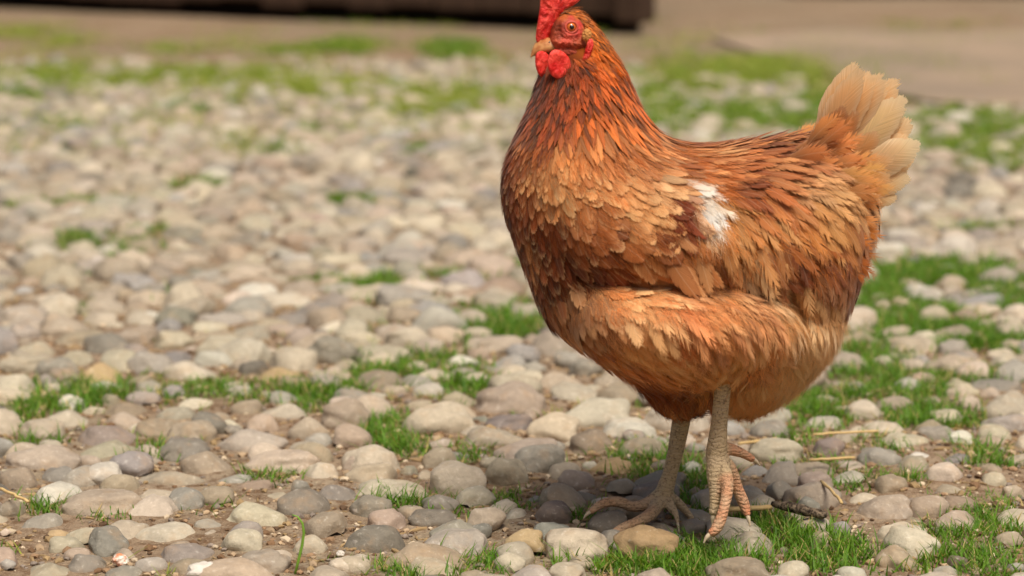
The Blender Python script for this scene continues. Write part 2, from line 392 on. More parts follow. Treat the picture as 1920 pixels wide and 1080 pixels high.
C7 = [(870,1180,270,400,'p'),(360,535,280,415,'p'),(550,880,365,490,'b'),(700,920,345,430,'t'),(925,1120,395,470,'d'),(1200,1420,280,350,'k'),(1230,1570,335,450,'b'),
(1100,1330,395,520,'p'),(1270,1460,455,580,'t'),(1500,1600,400,520,'g'),(820,1100,460,545,'k'),(1040,1255,500,650,'g'),(910,1110,550,700,'p'),(315,565,530,650,'b'),
(335,545,600,700,'p'),(565,650,580,660,'g'),(660,825,525,630,'t'),(690,930,610,740,'b'),(370,680,680,760,'b'),(660,810,740,800,'g'),(800,970,705,790,'b'),
(835,1010,770,890,'p'),(600,810,795,870,'d'),(690,880,840,920,'g'),(360,525,740,830,'g'),(410,590,800,880,'t'),(340,620,868,985,'d'),(665,940,890,980,'g'),
(855,950,860,910,'u'),(1010,1180,810,980,'o'),(1130,1290,750,860,'v'),(1145,1350,680,810,'p'),(1230,1390,635,720,'k'),(1365,1540,590,660,'o'),(1430,1565,670,745,'p'),
(1330,1410,580,640,'w'),(1170,1440,870,1010,'b'),(1215,1350,955,1005,'u'),(480,850,945,1060,'p'),(590,830,1020,1085,'p'),(960,1100,980,1060,'b'),(290,440,1000,1085,'b'),
(1360,1530,810,910,'d'),(600,800,210,260,'b'),(805,950,225,270,'b'),(1010,1190,215,275,'b'),(1010,1160,105,180,'u'),(845,940,85,170,'p'),
(1280,1420,165,240,'g'),(1210,1330,130,200,'g'),(610,745,270,330,'w'),(395,570,140,200,'b'),(500,690,5,130,'b'),(165,390,70,190,'g'),(0,210,125,230,'b')]
C8 = [(10,185,620,700,'b'),(45,190,700,770,'g'),(65,165,758,815,'g'),(215,330,610,680,'v'),(0,150,560,615,'g'),(380,515,650,720,'g'),(430,540,720,805,'t'),
(435,610,598,650,'b'),(600,730,700,770,'b'),(670,775,592,640,'w'),(780,895,570,620,'b'),(555,670,552,600,'p'),(330,455,492,555,'b'),(385,540,560,600,'p'),
(270,430,730,775,'w'),(520,680,665,705,'w'),(620,745,770,815,'t'),(370,590,805,890,'t'),(545,680,815,890,'p'),(660,775,810,860,'t'),(640,800,865,930,'k'),
(855,936,770,820,'p'),(835,936,930,985,'t'),(285,355,885,935,'u'),(165,250,805,860,'u'),(170,285,885,930,'b'),(440,590,980,1050,'t'),(675,745,1000,1050,'v'),
(875,936,1030,1070,'g'),(300,410,1045,1090,'w'),(100,215,1030,1085,'b'),(190,305,930,970,'t'),(790,880,730,780,'b'),(710,820,360,420,'p'),
(705,790,465,520,'p'),(680,740,410,445,'p'),(560,640,330,380,'u'),(430,505,340,380,'b'),(575,690,160,235,'p'),(685,780,160,230,'t'),(780,840,175,250,'p'),
(350,420,415,465,'g'),(490,600,412,455,'g'),(820,930,335,380,'b'),(860,936,430,500,'p'),(420,500,150,190,'b'),(480,560,140,185,'p'),(850,936,200,250,'b')]
C5 = [(260,560,885,1050,'o'),(830,1095,915,1015,'k'),(575,715,850,915,'g'),(505,625,965,1015,'g'),(590,690,530,610,'w'),(620,720,625,740,'t'),(610,715,440,510,'g'),(430,520,530,600,'d')]
# patches as seen in the photograph: px, py, half width, half height, density, yellowness
G = [(110,742,130,20,1,0),(60,775,45,22,.8,0),(40,835,45,15,.4,0),(390,735,50,15,.8,0),(520,738,120,18,.8,0),(590,748,50,25,.8,0),(690,715,55,16,.9,0),
(780,688,95,18,1,0),(720,545,50,25,1,0),(680,540,50,12,.8,0),(960,600,75,26,1,0),(910,625,50,18,.9,0),(870,730,38,25,1,0),(730,810,40,28,1,0),(770,842,60,18,1,0),(885,862,30,20,.9,0),
(505,900,42,14,.9,0),(755,945,40,16,.9,0),(850,955,25,12,.9,0),(960,950,34,15,1,0),(1075,970,32,12,.9,0),(740,1066,60,20,.8,0),(880,1060,55,22,.8,0),(1110,1040,60,16,.7,0),
(290,840,26,20,.7,0),(85,955,45,14,.8,0),(205,970,22,10,.7,0),(410,955,18,8,.7,0),(140,455,45,14,1,0),(250,462,32,14,1,0),(505,282,26,10,1,0),(775,286,32,9,1,0),
(1185,855,55,20,1,0),(1220,885,60,22,.9,0),(1300,895,26,44,1,0),(1290,945,34,16,1,0),(1290,1045,140,34,1.2,0),(1200,1065,90,20,.9,0),(1440,985,75,24,1.2,0),(1545,1035,80,30,1.1,0),
(1520,770,58,28,1.8,0),(1505,825,34,15,.9,0),(1600,905,44,14,.8,0),(1640,845,44,18,.7,0),(1700,905,44,14,.7,0),(1860,860,55,22,1.1,0),(1750,1016,36,20,1,0),(1850,1000,70,34,1,0),
(1870,1060,70,34,1,0),(1830,950,60,18,.8,0),(1740,515,110,22,1.2,0),(1860,525,90,26,1.2,0),(1650,560,65,24,1.2,0),(1700,600,110,26,1.2,0),(1790,632,105,22,1.4,0),(1625,655,70,24,1.2,0),
(1620,702,85,22,1.2,0),(1690,742,90,22,1.2,0),(1740,782,75,18,1.2,0),(1890,650,60,18,1.2,0),(1790,705,85,18,1.0,0),(1910,565,50,20,1.2,0),(1500,870,60,14,.5,0),(1680,1050,60,20,.5,0),
(60,150,90,22,.8,.5),(180,160,60,14,.6,.5),(300,150,100,16,1,.6),(430,150,110,18,1,.6),(540,165,80,14,.8,.7),(660,172,130,20,.9,.7),(870,190,120,26,.9,.6),(780,200,90,18,.7,.7),(40,178,46,13,1,.1),
(600,245,46,9,1,.1),(340,205,42,10,1,0),(645,88,44,11,.55,.25),(855,95,42,15,.8,.1),(570,97,60,6,.4,.3),(30,62,50,9,.2,.6),(140,80,60,8,.18,.6),(330,96,60,6,.2,.5),(1450,130,110,20,1,.6),(1350,150,110,24,.9,.5),(1300,222,120,26,1.1,.2),(1450,222,110,26,1.1,.2),
(1235,200,44,44,1,.3),(1560,210,60,30,1,.2),(1800,240,130,22,1,.2),(1910,250,70,34,1,.2),(1760,282,110,20,1,.2),(1880,300,80,18,.9,.2),(120,238,34,9,1,.1),(260,228,22,7,1,.1),
(180,380,46,9,.8,.1),(370,350,42,7,.8,.1),(660,376,55,7,.9,.1),(60,385,40,7,.6,.1),(280,432,24,9,.7,.1),(120,515,20,7,.6,0),(150,580,26,8,.6,0),(600,530,30,8,.6,0),(830,520,20,9,.7,0),(950,515,30,16,.8,0),(860,590,20,8,.6,0),(330,560,16,6,.5,0),(1830,430,60,8,.3,.2)]
specs = []
for L_, ox, oy, k_ in ((C6, 0, 660, 1800 / 700), (C7, 500, 600, 2.25), (C8, 1400, 480, 1.8), (C5, 1060, 660, 2.7)):
    for (x0, x1, y0, y1, c) in L_: specs.append((ox + x0 / k_, ox + x1 / k_, oy + y0 / k_, oy + y1 / k_, c))
# each stone: x, y, a, b, height, yaw, colour
ST = []
for (x0, x1, y0, y1, c) in specs:
    xc = (x0 + x1) / 2
    g0 = atZ(xc, y1 - 8, 0); s_ = (g0.y - CAM_Y) / F / CP
    a = (x1 - x0) * s_ / 2 * 1.04
    b = a * random.uniform(0.72, 0.98) if a < 0.03 else a * random.uniform(0.55, 0.75)
    sinv = CAM_H / math.hypot(CAM_H, g0.y - CAM_Y)
    h = ((y1 - y0) * s_ - sinv * b * 0.8) / 0.966
    h = max(0.30 * b, min(h, 0.95 * a, 0.036))
    g = atZ(xc, y1 - sinv * b / s_, 0)
    ST.append((g.x, g.y, a, b, h, random.uniform(-0.2, 0.2), c, 1))
cellS = 0.06; H = {}
def hput(i):
    x, y = ST[i][0], ST[i][1]; H.setdefault((int(math.floor(x / cellS)), int(math.floor(y / cellS))), []).append(i)
for i in range(len(ST)): hput(i)
def clash(x, y, a, b, yaw, k):
    cx, cy = int(math.floor(x / cellS)), int(math.floor(y / cellS)); r1 = (a + b) / 2
    for i in range(cx - 2, cx + 3):
        for j in range(cy - 2, cy + 3):
            for q in H.get((i, j), ()):
                X, Y, A_, B_, _, yw, _, _ = ST[q]
                dx, dy = x - X, y - Y; d = math.hypot(dx, dy)
                if d < 1e-5: return True
                def rad(aa, bb, w):
                    th = math.atan2(dy, dx) - w
                    return aa * bb / math.sqrt((bb * math.cos(th)) ** 2 + (aa * math.sin(th)) ** 2)
                if d < k * (rad(a, b, yaw) + rad(A_, B_, yw)): return True
    return False
def field_density(x, y):
    """how thickly the cobbles lie: they thin out towards the shed and the path"""
    px, py, _ = to_px((x, y, 0))
    d = 1.0
    lim = 112 + (0 if px < 1200 else 20 if px < 1500 else 75)
    d *= min(1, max(0.0, (py - lim) / 110))
    if py > 735: d *= 0.34
    for (gx_, gy_, rx, ry, den, _) in G:
        if ((px - gx_) / rx) ** 2 + ((py - gy_) / ry) ** 2 < 1.0: d *= 0.5 if py < 330 else 0.16
    return d
keys = 'bbbbttttggggppkkkkkkkuwbd'
def fill(n, amin, amax, k, y0, y1):
    for _ in range(n):
        y = CAM_Y + math.sqrt(random.uniform((y0 - CAM_Y) ** 2, (y1 - CAM_Y) ** 2))
        hw = (y - CAM_Y) * 0.215 + (0.22 if y1 < 1 else 0.65)
        x = random.uniform(-hw, hw)
        if random.random() > field_density(x, y): continue
        a = random.uniform(amin, amax); b = a * random.uniform(0.55, 0.95); yaw = random.gauss(0, 0.7)
        if clash(x, y, a, b, yaw, k): continue
        h = b * random.uniform(0.45, 0.95)
        ST.append((x, y, a, b, h, yaw, random.choice(keys), 0)); hput(len(ST) - 1)
fill(1200, 0.024, 0.037, 0.88, -0.30, 0.5)
fill(4500, 0.010, 0.024, 0.88, -0.30, 0.5)
fill(18000, 0.022, 0.037, 0.82, 0.45, 5.2)
fill(31000, 0.013, 0.023, 0.84, 0.45, 5.2)
# shapes shared between the stones
def stone_shape(i, sub):
    bm = bmesh.new(); bmesh.ops.create_icosphere(bm, subdivisions=sub, radius=1.0)
    rs = random.Random(i * 13 + 5)
    off = Vector((i * 3.7, i * 1.9, 0)); amp = rs.uniform(0.16, 0.38); ex = rs.uniform(0.8, 1.0)
    cuts = [(Vector((rs.gauss(0, 1), rs.gauss(0, 1), rs.uniform(0.0, 1.2))).normalized(), rs.uniform(0.6, 0.92)) for _ in range(rs.choice((1, 2, 3, 4, 5)))]
    for v in bm.verts:
        p = v.co.normalized()
        q = Vector([math.copysign(abs(c) ** ex, c) for c in p])
        r = 1 + amp * mnoise.noise(p * 1.1 + off) + 0.11 * mnoise.noise(p * 2.3 + off) + 0.03 * mnoise.noise(p * 6 + off)
        q = q * r
        for (n_, d_) in cuts:
            e = q.dot(n_) - d_
            if e > 0: q = q - n_ * e * 0.62
        v.co = q
    # the buried half is never seen: flatten it away
    bmesh.ops.delete(bm, geom=[v for v in bm.verts if v.co.z < -0.55], context='VERTS')
    me = bpy.data.meshes.new('cobblestone'); bm.to_mesh(me); bm.free()
    me.polygons.foreach_set('use_smooth', np.ones(len(me.polygons), bool))
    zt = max(v.co.z for v in me.vertices)
    return me, zt
NSH = 30
shapes = [stone_shape(i, 4) for i in range(NSH)]
for m_, _ in shapes: m_.materials.append(M['stone'])
def pure(me):
    co = np.empty(len(me.vertices) * 3, np.float32); me.vertices.foreach_get('co', co)
    me.calc_loop_triangles(); tri = np.empty(len(me.loop_triangles) * 3, np.int32); me.loop_triangles.foreach_get('vertices', tri)
    return co.reshape(-1, 3), tri.reshape(-1, 3)
lod3 = [(*pure(m_), z_) for m_, z_ in (stone_shape(i, 3) for i in range(NSH))]
lod2 = [(*pure(m_), z_) for m_, z_ in (stone_shape(i, 2) for i in range(NSH))]
# the 300 that show largest
score = []
for i, s_ in enumerate(ST):
    px, py, zc = to_px((s_[0], s_[1], 0.01)); r = s_[2] * F / zc
    vis = -r < px < 1920 + r and -20 < py - r * 0.5 < 1080
    if 960 < px < 1600 and 300 < py < 640: vis = False      # behind the hen
    score.append((r if vis else r * 0.001, i))
score.sort(reverse=True)
big = set(i for _, i in score[:300])
def stone_colour(c):
    r = np.array(PAL[c], float); r = r.mean() + (r - r.mean()) * 0.72; r = 165 * np.array([1.04, .99, .92]) * 0.12 + r * 0.88 + rng.normal(0, 10) + rng.normal(0, 1.5, 3)
    return linv(np.clip(r * 0.94 * np.array([1.0, .985, .945]), 40, 228))
FV, FT, FC = [], [], []; nv = 0
yard = ground
for i, (x, y, a, b, h, yaw, c, man) in enumerate(ST):
    cc = stone_colour(c); k = random.randrange(NSH)
    zs = b * random.uniform(0.75, 1.0); zs = max(zs, h * 0.75)
    tx, ty = random.gauss(0, 0.13), random.gauss(0, 0.13)
    rot = Matrix.Rotation(yaw, 3, 'Z') @ Matrix.Rotation(tx, 3, 'X') @ Matrix.Rotation(ty, 3, 'Y')
    if i in big:
        me, zt = shapes[k]
        o = bpy.data.objects.new('cobblestone', me); col.objects.link(o); o.parent = yard
        o.location = (x, y, h * 1.06 - zt * zs - 0.0015); o.scale = (a, b, zs); o.rotation_euler = rot.to_euler()
        o.color = (*cc, 1)
    else:
        V, T, zt = (lod3 if y < 1.8 else lod2)[k]
        P = (V * np.array([a, b, zs])) @ np.array(rot).T + np.array([x, y, h * 1.06 - zt * zs - 0.001])
        FV.append(P); FT.append(T + nv); FC.append(np.repeat(cc[None], len(P), 0)); nv += len(P)
me = np_mesh('cobblestones', np.concatenate(FV), np.concatenate(FT)); add_col(me, 'tint', np.concatenate(FC))
tag(link('cobblestones', me, M['stone_far'], ground), kind='stuff')
print('stones', len(ST))

def stone_top(x, y):
    """height of the stones or soil at a point"""
    cx, cy = int(math.floor(x / cellS)), int(math.floor(y / cellS)); best = 0.0
    for i in range(cx - 1, cx + 2):
        for j in range(cy - 1, cy + 2):
            for q in H.get((i, j), ()):
                X, Y, A_, B_, h, yw, _, _ = ST[q]
                dx, dy = x - X, y - Y; c_, s_ = math.cos(yw), math.sin(yw)
                e = ((dx * c_ + dy * s_) / A_) ** 2 + ((-dx * s_ + dy * c_) / B_) ** 2
                if e < 1: best = max(best, h * math.sqrt(1 - e))
    return best


# ================================================================== the hen
HYC = -0.065
HX = atY(1300, 600, HYC).x
def hen_y(X): return HYC + 0.16 * (X - HX)
def light_up(px, py):
    """the thighs, belly and rear are of paler down"""
    return (1 + 0.25 * sstep(490, 560, py) * sstep(1080, 1180, px) + 0.14 * sstep(1440, 1540, px) * sstep(540, 600, py))[:, None]
def paler(base, px, py):
    k = (0.22 * sstep(490, 560, py) * sstep(1080, 1180, px) + 0.33 * sstep(1400, 1500, px) * sstep(550, 610, py))[:, None] * sstep(1180, 1330, px + 0.6 * (700 - py))[:, None]
    return base * (1 - k) + np.array([238, 206, 162.]) * k
def tone(a, lo, hi):
    """limit a colour without shifting its hue"""
    a = np.maximum(a, lo); m = a.max(-1, keepdims=True); return a * np.minimum(1, hi / m)
def hcol(a): return np.clip(0.98 * linv(a) ** 1.0 * np.array([1.0, 1.02, 0.98]), 0, 0.9)
def hp(px, py, off=0.0):
    """point of the hen's middle plane behind a pixel, off metres nearer the viewer"""
    Y = HYC
    for _ in range(3): Y = hen_y(atY(px, py, Y).x) - off
    return atY(px, py, Y)
OUT = [(1062,14),(1085,16),(1106,36),(1130,66),(1152,98),(1172,135),(1188,172),(1202,212),(1224,244),(1258,266),(1300,276),(1350,276),(1400,266),(1450,262),(1500,256),
(1540,250),(1590,282),(1628,335),(1640,385),(1634,430),(1622,480),(1604,535),(1580,570),(1578,605),(1562,645),(1530,692),(1488,735),(1440,766),(1396,780),(1362,772),(1338,752),
(1312,772),(1278,782),(1244,778),(1216,752),(1186,718),(1150,690),(1108,662),(1070,628),(1042,622),(1020,592),(1004,550),(984,500),(966,450),(950,410),(942,375),(941,340),(950,300),
(966,262),(986,218),(1001,180),(1014,140),(1020,110),(1024,84),(1034,50),(1046,26)]
OP = np.array([(lambda v: (v.x, v.z))(hp(*p)) for p in OUT])
PXM = (hp(1400, 500).x - hp(1300, 500).x) / 100.0        # metres per photo pixel at the hen
def smooth_closed(P, it=2):
    for _ in range(it):
        Q = np.empty((len(P) * 2, 2)); N_ = np.roll(P, -1, 0)
        Q[0::2] = 0.75 * P + 0.25 * N_; Q[1::2] = 0.25 * P + 0.75 * N_; P = Q
    return P
def inside(P, X, Z):
    r = np.zeros(X.shape, bool); n = len(P)
    for i in range(n):
        x0, z0 = P[i]; x1, z1 = P[(i + 1) % n]
        if z0 == z1: continue
        c = ((z0 > Z) != (z1 > Z)) & (X < (x1 - x0) * (Z - z0) / (z1 - z0) + x0)
        r ^= c
    return r
OPs = smooth_closed(OP, 2)
CS = 0.002
x0, z0 = OPs.min(0) - 0.012; x1, z1 = OPs.max(0) + 0.012
hx = np.arange(x0, x1, CS); hz = np.arange(z0, z1, CS)
X2, Z2 = np.meshgrid(hx, hz)
mask = inside(OPs, X2, Z2)
U = np.where(mask, 0.002, 0.0)
for it in range(6000):
    U[1:-1, 1:-1] = 0.25 * (U[:-2, 1:-1] + U[2:, 1:-1] + U[1:-1, :-2] + U[1:-1, 2:] + CS * CS)
    U[~mask] = 0
Wd = np.sqrt(2.0 * U) * 0.98
P2X, P2Y, _ = to_px(np.stack([X2, hen_y(X2), Z2], -1))   # photo pixel of each grid point
def sstep(a, b, x):
    t_ = np.clip((x - a) / (b - a), 0, 1); return t_ * t_ * (3 - 2 * t_)
# wing and saddle stand proud above a crease; the thigh bulges below it
Wd = Wd * (1 - 0.42 * sstep(590, 720, P2Y)) * (1 - 0.22 * sstep(150, 90, P2Y))
crease = np.interp(P2X, [950, 1010, 1060, 1110, 1200, 1270, 1370, 1450, 1500, 1560, 1620], [300, 420, 478, 496, 500, 492, 502, 522, 548, 566, 562])
depth = np.clip(Wd / 0.03, 0, 1)
wing_in = sstep(6, -10, P2Y - crease) * sstep(1000, 1085, P2X + 0.25 * (400 - P2Y)) * sstep(255, 335, P2Y) * depth
saddle_k = sstep(1650, 1560, P2X)
bump = 0.013 * wing_in * saddle_k * (0.55 + 0.45 * sstep(280, 470, P2Y))
th_r = ((P2X - 1262 + 0.25 * (P2Y - 590)) / 205) ** 2 + ((P2Y - 590) / 128) ** 2
thigh = np.clip(1 - th_r, 0, 1) ** 0.38 * depth * sstep(-2, 62, P2Y - crease)
bump += 0.031 * thigh
gd = P2Y - crease - 3
groove = np.exp(-(gd / np.where(gd < 0, 34.0, 10.0)) ** 2) * sstep(1030, 1090, P2X) * sstep(1640, 1560, P2X) * depth
bump -= 0.016 * groove * (1 - 0.55 * sstep(1440, 1500, P2X))
bump -= 0.010 * np.exp(-((th_r - 1.1) / 0.10) ** 2) * sstep(1290, 1350, P2X) * sstep(0, 30, P2Y - crease) * depth
rear = np.clip(1 - (((P2X - 1480) / 130) ** 2 + ((P2Y - 660) / 105) ** 2), 0, 1) ** 0.5 * depth * (1 - sstep(0.05, 0.3, 1 - th_r))
bump += 0.014 * rear
# soft lumps under the plumage
lump = np.array([[mnoise.noise(Vector((x_ * 38, 1.7, z_ * 38))) + 0.5 * mnoise.noise(Vector((x_ * 85, 4.2, z_ * 85))) for x_ in hx] for z_ in hz])
bump += 0.0042 * lump * depth * sstep(1030, 1150, P2X) * sstep(230, 300, P2Y)
rr = np.random.default_rng(3)
Wb = Wd + bump
def sm(A_, n=1):
    for _ in range(n):
        A_ = A_.copy(); A_[1:-1, 1:-1] = (A_[1:-1, 1:-1] * 4 + A_[:-2, 1:-1] + A_[2:, 1:-1] + A_[1:-1, :-2] + A_[1:-1, 2:]) / 8
    return A_
Wb = np.where(mask, sm(Wb, 2), 0)

# --- feather fields, given in photo pixels of the side view
def field(ctrl, px, py, power=4.0):
    """inverse-distance blend of control values"""
    C = np.array([c[:2] for c in ctrl], float); Vv = np.array([c[2] for c in ctrl], float)
    d2 = (px[:, None] - C[None, :, 0]) ** 2 + (py[:, None] - C[None, :, 1]) ** 2 + 60.0
    w = d2 ** (-power / 2 - 0.5)
    return (w @ Vv) / w.sum(1, keepdims=True)
FLOW = [(1085,25,(.75,.4)),(1110,60,(.6,.7)),(1130,100,(.45,.9)),(1170,180,(.35,.93)),(1210,240,(.7,.7)),(1060,160,(-.05,1)),(1010,200,(-.2,1)),(970,280,(-.15,1)),(1100,250,(.15,1)),(1150,270,(.45,.85)),
(950,380,(.12,1)),(980,480,(.3,1)),(1030,580,(.5,1)),(1100,650,(.7,.9)),(1060,500,(.45,.9)),
(1050,350,(.4,.85)),(1150,350,(.6,.75)),(1150,450,(.75,.6)),(1250,420,(.6,.8)),(1310,400,(.35,.9)),(1250,300,(.8,.5)),
(1260,275,(.9,.4)),(1350,300,(.9,.45)),(1450,290,(.9,.4)),(1520,300,(.9,.3)),(1400,380,(.5,.85)),(1500,400,(.6,.8)),(1600,420,(.5,.9)),(1580,520,(.3,.9)),(1450,470,(.5,.9)),(1600,330,(.8,.6)),
(1130,540,(.6,.9)),(1250,530,(.45,.9)),(1350,560,(.5,.85)),(1420,560,(.55,.85)),(1300,640,(.3,1)),(1200,660,(.6,.9)),(1360,660,(.05,1)),
(1500,600,(.25,1)),(1560,620,(.25,.95)),(1450,720,(-.05,1)),(1400,760,(-.1,1)),(1240,740,(.3,1)),(1290,760,(.15,1))]
SIZE = [(1085,25,(13,6)),(1110,60,(18,7)),(1140,130,(34,9)),(1180,210,(48,11)),(1060,170,(30,11)),(1100,230,(44,12)),(990,250,(34,13)),(960,350,(34,17)),(980,480,(36,22)),(1060,600,(44,26)),
(1100,360,(36,25)),(1200,380,(44,30)),(1250,460,(56,30)),(1150,450,(46,32)),(1330,300,(48,22)),(1450,300,(54,26)),(1420,400,(58,26)),(1550,400,(64,28)),(1250,560,(60,28)),(1400,600,(58,25)),
(1530,640,(46,17)),(1450,720,(42,15)),(1240,740,(40,18)),(1150,300,(40,18))]
# colour: (web), spread
CT = [(1085,22,(196,104,40)),(1120,60,(204,104,30)),(1150,110,(206,102,28)),(1180,190,(206,100,34)),(1130,160,(188,86,26)),(1090,180,(160,66,20)),(1060,150,(112,44,16)),(1020,170,(110,44,18)),(1000,220,(140,62,26)),
(1040,230,(128,52,20)),(1100,240,(186,92,38)),(1160,240,(204,108,46)),(965,290,(150,74,36)),(1010,300,(142,66,30)),(1060,290,(196,116,60)),(1130,280,(206,128,72)),
(942,360,(110,52,24)),(965,400,(160,88,50)),(1000,400,(150,78,38)),(1010,450,(112,54,24)),(985,500,(150,80,42)),(1030,520,(124,62,30)),(1040,590,(160,92,50)),(1100,640,(186,112,58)),(1020,600,(104,48,20)),
(1060,350,(190,116,62)),(1110,340,(200,126,72)),(1180,320,(208,138,84)),(1220,300,(212,142,88)),(1150,390,(192,120,66)),(1210,400,(196,128,74)),(1100,430,(178,104,54)),(1060,420,(140,74,36)),(1160,450,(186,112,60)),(1240,450,(190,118,62)),
(1090,490,(120,62,28)),(1262,370,(126,58,22)),(1275,400,(124,56,22)),(1240,425,(128,60,24)),(1306,352,(244,230,214)),(1318,372,(248,238,228)),(1324,398,(246,232,216)),(1326,420,(240,212,176)),(1345,350,(204,120,58)),(1310,320,(196,114,58)),(1346,430,(206,132,66)),(1300,440,(196,122,64)),(1352,400,(206,134,68)),(1235,345,(222,170,120)),
(1350,380,(214,150,84)),(1290,300,(196,116,62)),(1340,290,(186,106,54)),(1400,290,(196,114,58)),(1460,280,(204,128,72)),(1500,300,(202,132,80)),(1400,350,(190,104,48)),(1450,350,(186,104,52)),(1510,345,(214,160,108)),
(1420,420,(198,118,56)),(1380,460,(192,112,52)),(1480,420,(196,116,52)),(1470,490,(142,70,28)),(1540,400,(208,144,82)),(1600,380,(216,156,98)),(1610,440,(202,130,66)),(1560,470,(196,120,56)),(1600,510,(190,112,52)),(1540,550,(150,78,34)),(1590,555,(156,84,38)),
(1110,540,(206,148,98)),(1090,560,(196,138,90)),(1160,530,(186,110,56)),(1190,560,(222,170,118)),(1240,510,(206,124,68)),(1250,550,(186,102,54)),(1300,510,(220,156,98)),(1340,540,(216,148,90)),(1400,520,(228,184,136)),(1430,540,(230,190,144)),
(1400,580,(214,142,82)),(1270,610,(180,98,50)),(1210,610,(214,150,92)),(1180,640,(204,142,84)),(1130,600,(204,150,104)),(1340,620,(214,146,86)),(1300,660,(206,136,74)),(1360,660,(210,144,80)),(1240,690,(190,116,56)),(1180,690,(186,112,58)),
(1470,570,(196,132,74)),(1540,590,(222,164,108)),(1570,620,(236,190,140)),(1500,640,(222,162,102)),(1450,640,(212,144,84)),(1540,680,(236,190,138)),(1430,720,(222,162,102)),(1480,730,(232,182,126)),(1400,770,(214,150,90)),
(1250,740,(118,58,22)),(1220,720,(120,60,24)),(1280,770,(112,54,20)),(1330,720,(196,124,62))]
FRAY = [(1100,60,(.35,)),(1150,180,(.3,)),(1000,250,(.14,)),(960,420,(.12,)),(1060,560,(.15,)),(1100,350,(.10,)),(1150,420,(.10,)),(1200,380,(.12,)),(1250,440,(.16,)),(1160,480,(.12,)),(1320,400,(.7,)),(1380,300,(.4,)),(1480,320,(.45,)),(1450,430,(.6,)),(1580,420,(.5,)),
(1560,540,(.5,)),(1130,560,(.35,)),(1260,560,(.75,)),(1400,560,(.8,)),(1300,660,(.8,)),(1530,640,(.9,)),(1430,720,(.9,)),(1240,740,(.8,))]
FACE = np.array([(1032,90),(1030,68),(1036,42),(1054,26),(1078,26),(1096,42),(1106,66),(1110,90),(1104,118),(1086,132),(1062,125),(1042,110)], float)

# --- one continuous body: trunk, neck, head and both legs, grown together
def sheet_mesh():
    ids = -np.ones(mask.shape, int); cells = np.argwhere(mask); n = len(cells)
    ids[mask] = np.arange(n)
    Xs, Zs, Ws = X2[mask], Z2[mask], np.maximum(Wb[mask], 0.0012)
    yc = hen_y(Xs)
    V = np.concatenate([np.stack([Xs, yc - Ws, Zs], 1), np.stack([Xs, yc + Ws, Zs], 1)])
    a, b, c, d = ids[:-1, :-1], ids[:-1, 1:], ids[1:, 1:], ids[1:, :-1]
    ok = (a >= 0) & (b >= 0) & (c >= 0) & (d >= 0)
    Q = np.stack([a[ok], b[ok], c[ok], d[ok]], 1)
    E = {}
    for q in Q:
        for i in range(4):
            e = (q[i], q[(i + 1) % 4])
            if (e[1], e[0]) in E: del E[(e[1], e[0])]
            else: E[e] = 1
    side = np.array([(e[1], e[0], e[0] + n, e[1] + n) for e in E])
    return V, np.concatenate([Q, Q[:, ::-1] + n, side])
HV, HF = sheet_mesh()
def tube_rings(pts, rad, seg=14, sub=4):
    P = np.array(pts, float); r = np.array(rad, float); n = len(P)
    tt = np.linspace(0, n - 1, (n - 1) * sub + 1)
    def cr(A_):
        out = []
        for t_ in tt:
            i = min(int(t_), n - 2); f = t_ - i
            p0, p1, p2, p3 = A_[max(i - 1, 0)], A_[i], A_[i + 1], A_[min(i + 2, n - 1)]
            out.append(0.5 * ((2 * p1) + (-p0 + p2) * f + (2 * p0 - 5 * p1 + 4 * p2 - p3) * f * f + (-p0 + 3 * p1 - 3 * p2 + p3) * f ** 3))
        return np.array(out)
    Pc = cr(P); rc = np.maximum(cr(r[:, None])[:, 0], 0.0004)
    V = []; up = np.array([0.21, 0.93, 0.3])
    for i in range(len(Pc)):
        t_ = Pc[min(i + 1, len(Pc) - 1)] - Pc[max(i - 1, 0)]; t_ /= np.linalg.norm(t_)
        a = np.cross(t_, up); a /= np.linalg.norm(a); b = np.cross(t_, a)
        for k in range(seg):
            th = 2 * math.pi * k / seg; V.append(Pc[i] + (a * math.cos(th) + b * math.sin(th)) * rc[i])
    m = len(Pc); Fq = []
    for i in range(m - 1):
        for k in range(seg): Fq.append((i * seg + k, i * seg + (k + 1) % seg, (i + 1) * seg + (k + 1) % seg, (i + 1) * seg + k))
    V.append(Pc[0]); V.append(Pc[-1]); c0, c1 = m * seg, m * seg + 1
    tri = [(c0, (k + 1) % seg, k, k) for k in range(seg)] + [(c1, (m - 1) * seg + k, (m - 1) * seg + (k + 1) % seg, (m - 1) * seg + k) for k in range(0)]
    return np.array(V), Fq, (m, seg)
def closed_tube(bm, pts, rad, seg=14, sub=4):
    V, Fq, (m, sg) = tube_rings(pts, rad, seg, sub)
    bv = [bm.verts.new(v) for v in V]
    for f in Fq: bm.faces.new([bv[i] for i in f])
    for k in range(sg):
        bm.faces.new((bv[m * sg], bv[(k + 1) % sg], bv[k]))
        bm.faces.new((bv[m * sg + 1], bv[(m - 1) * sg + k], bv[(m - 1) * sg + (k + 1) % sg]))
k_ = PXM
YN, YF = -0.112, -0.030                                # the near and the far leg
n_ = lambda px, py, dy=0.0: atY(px, py, YN + dy)
f_ = lambda px, py, dy=0.0: atY(px, py, YF + dy)
zt_ = lambda px, py, z: atZ(px, py, z)
legs = []
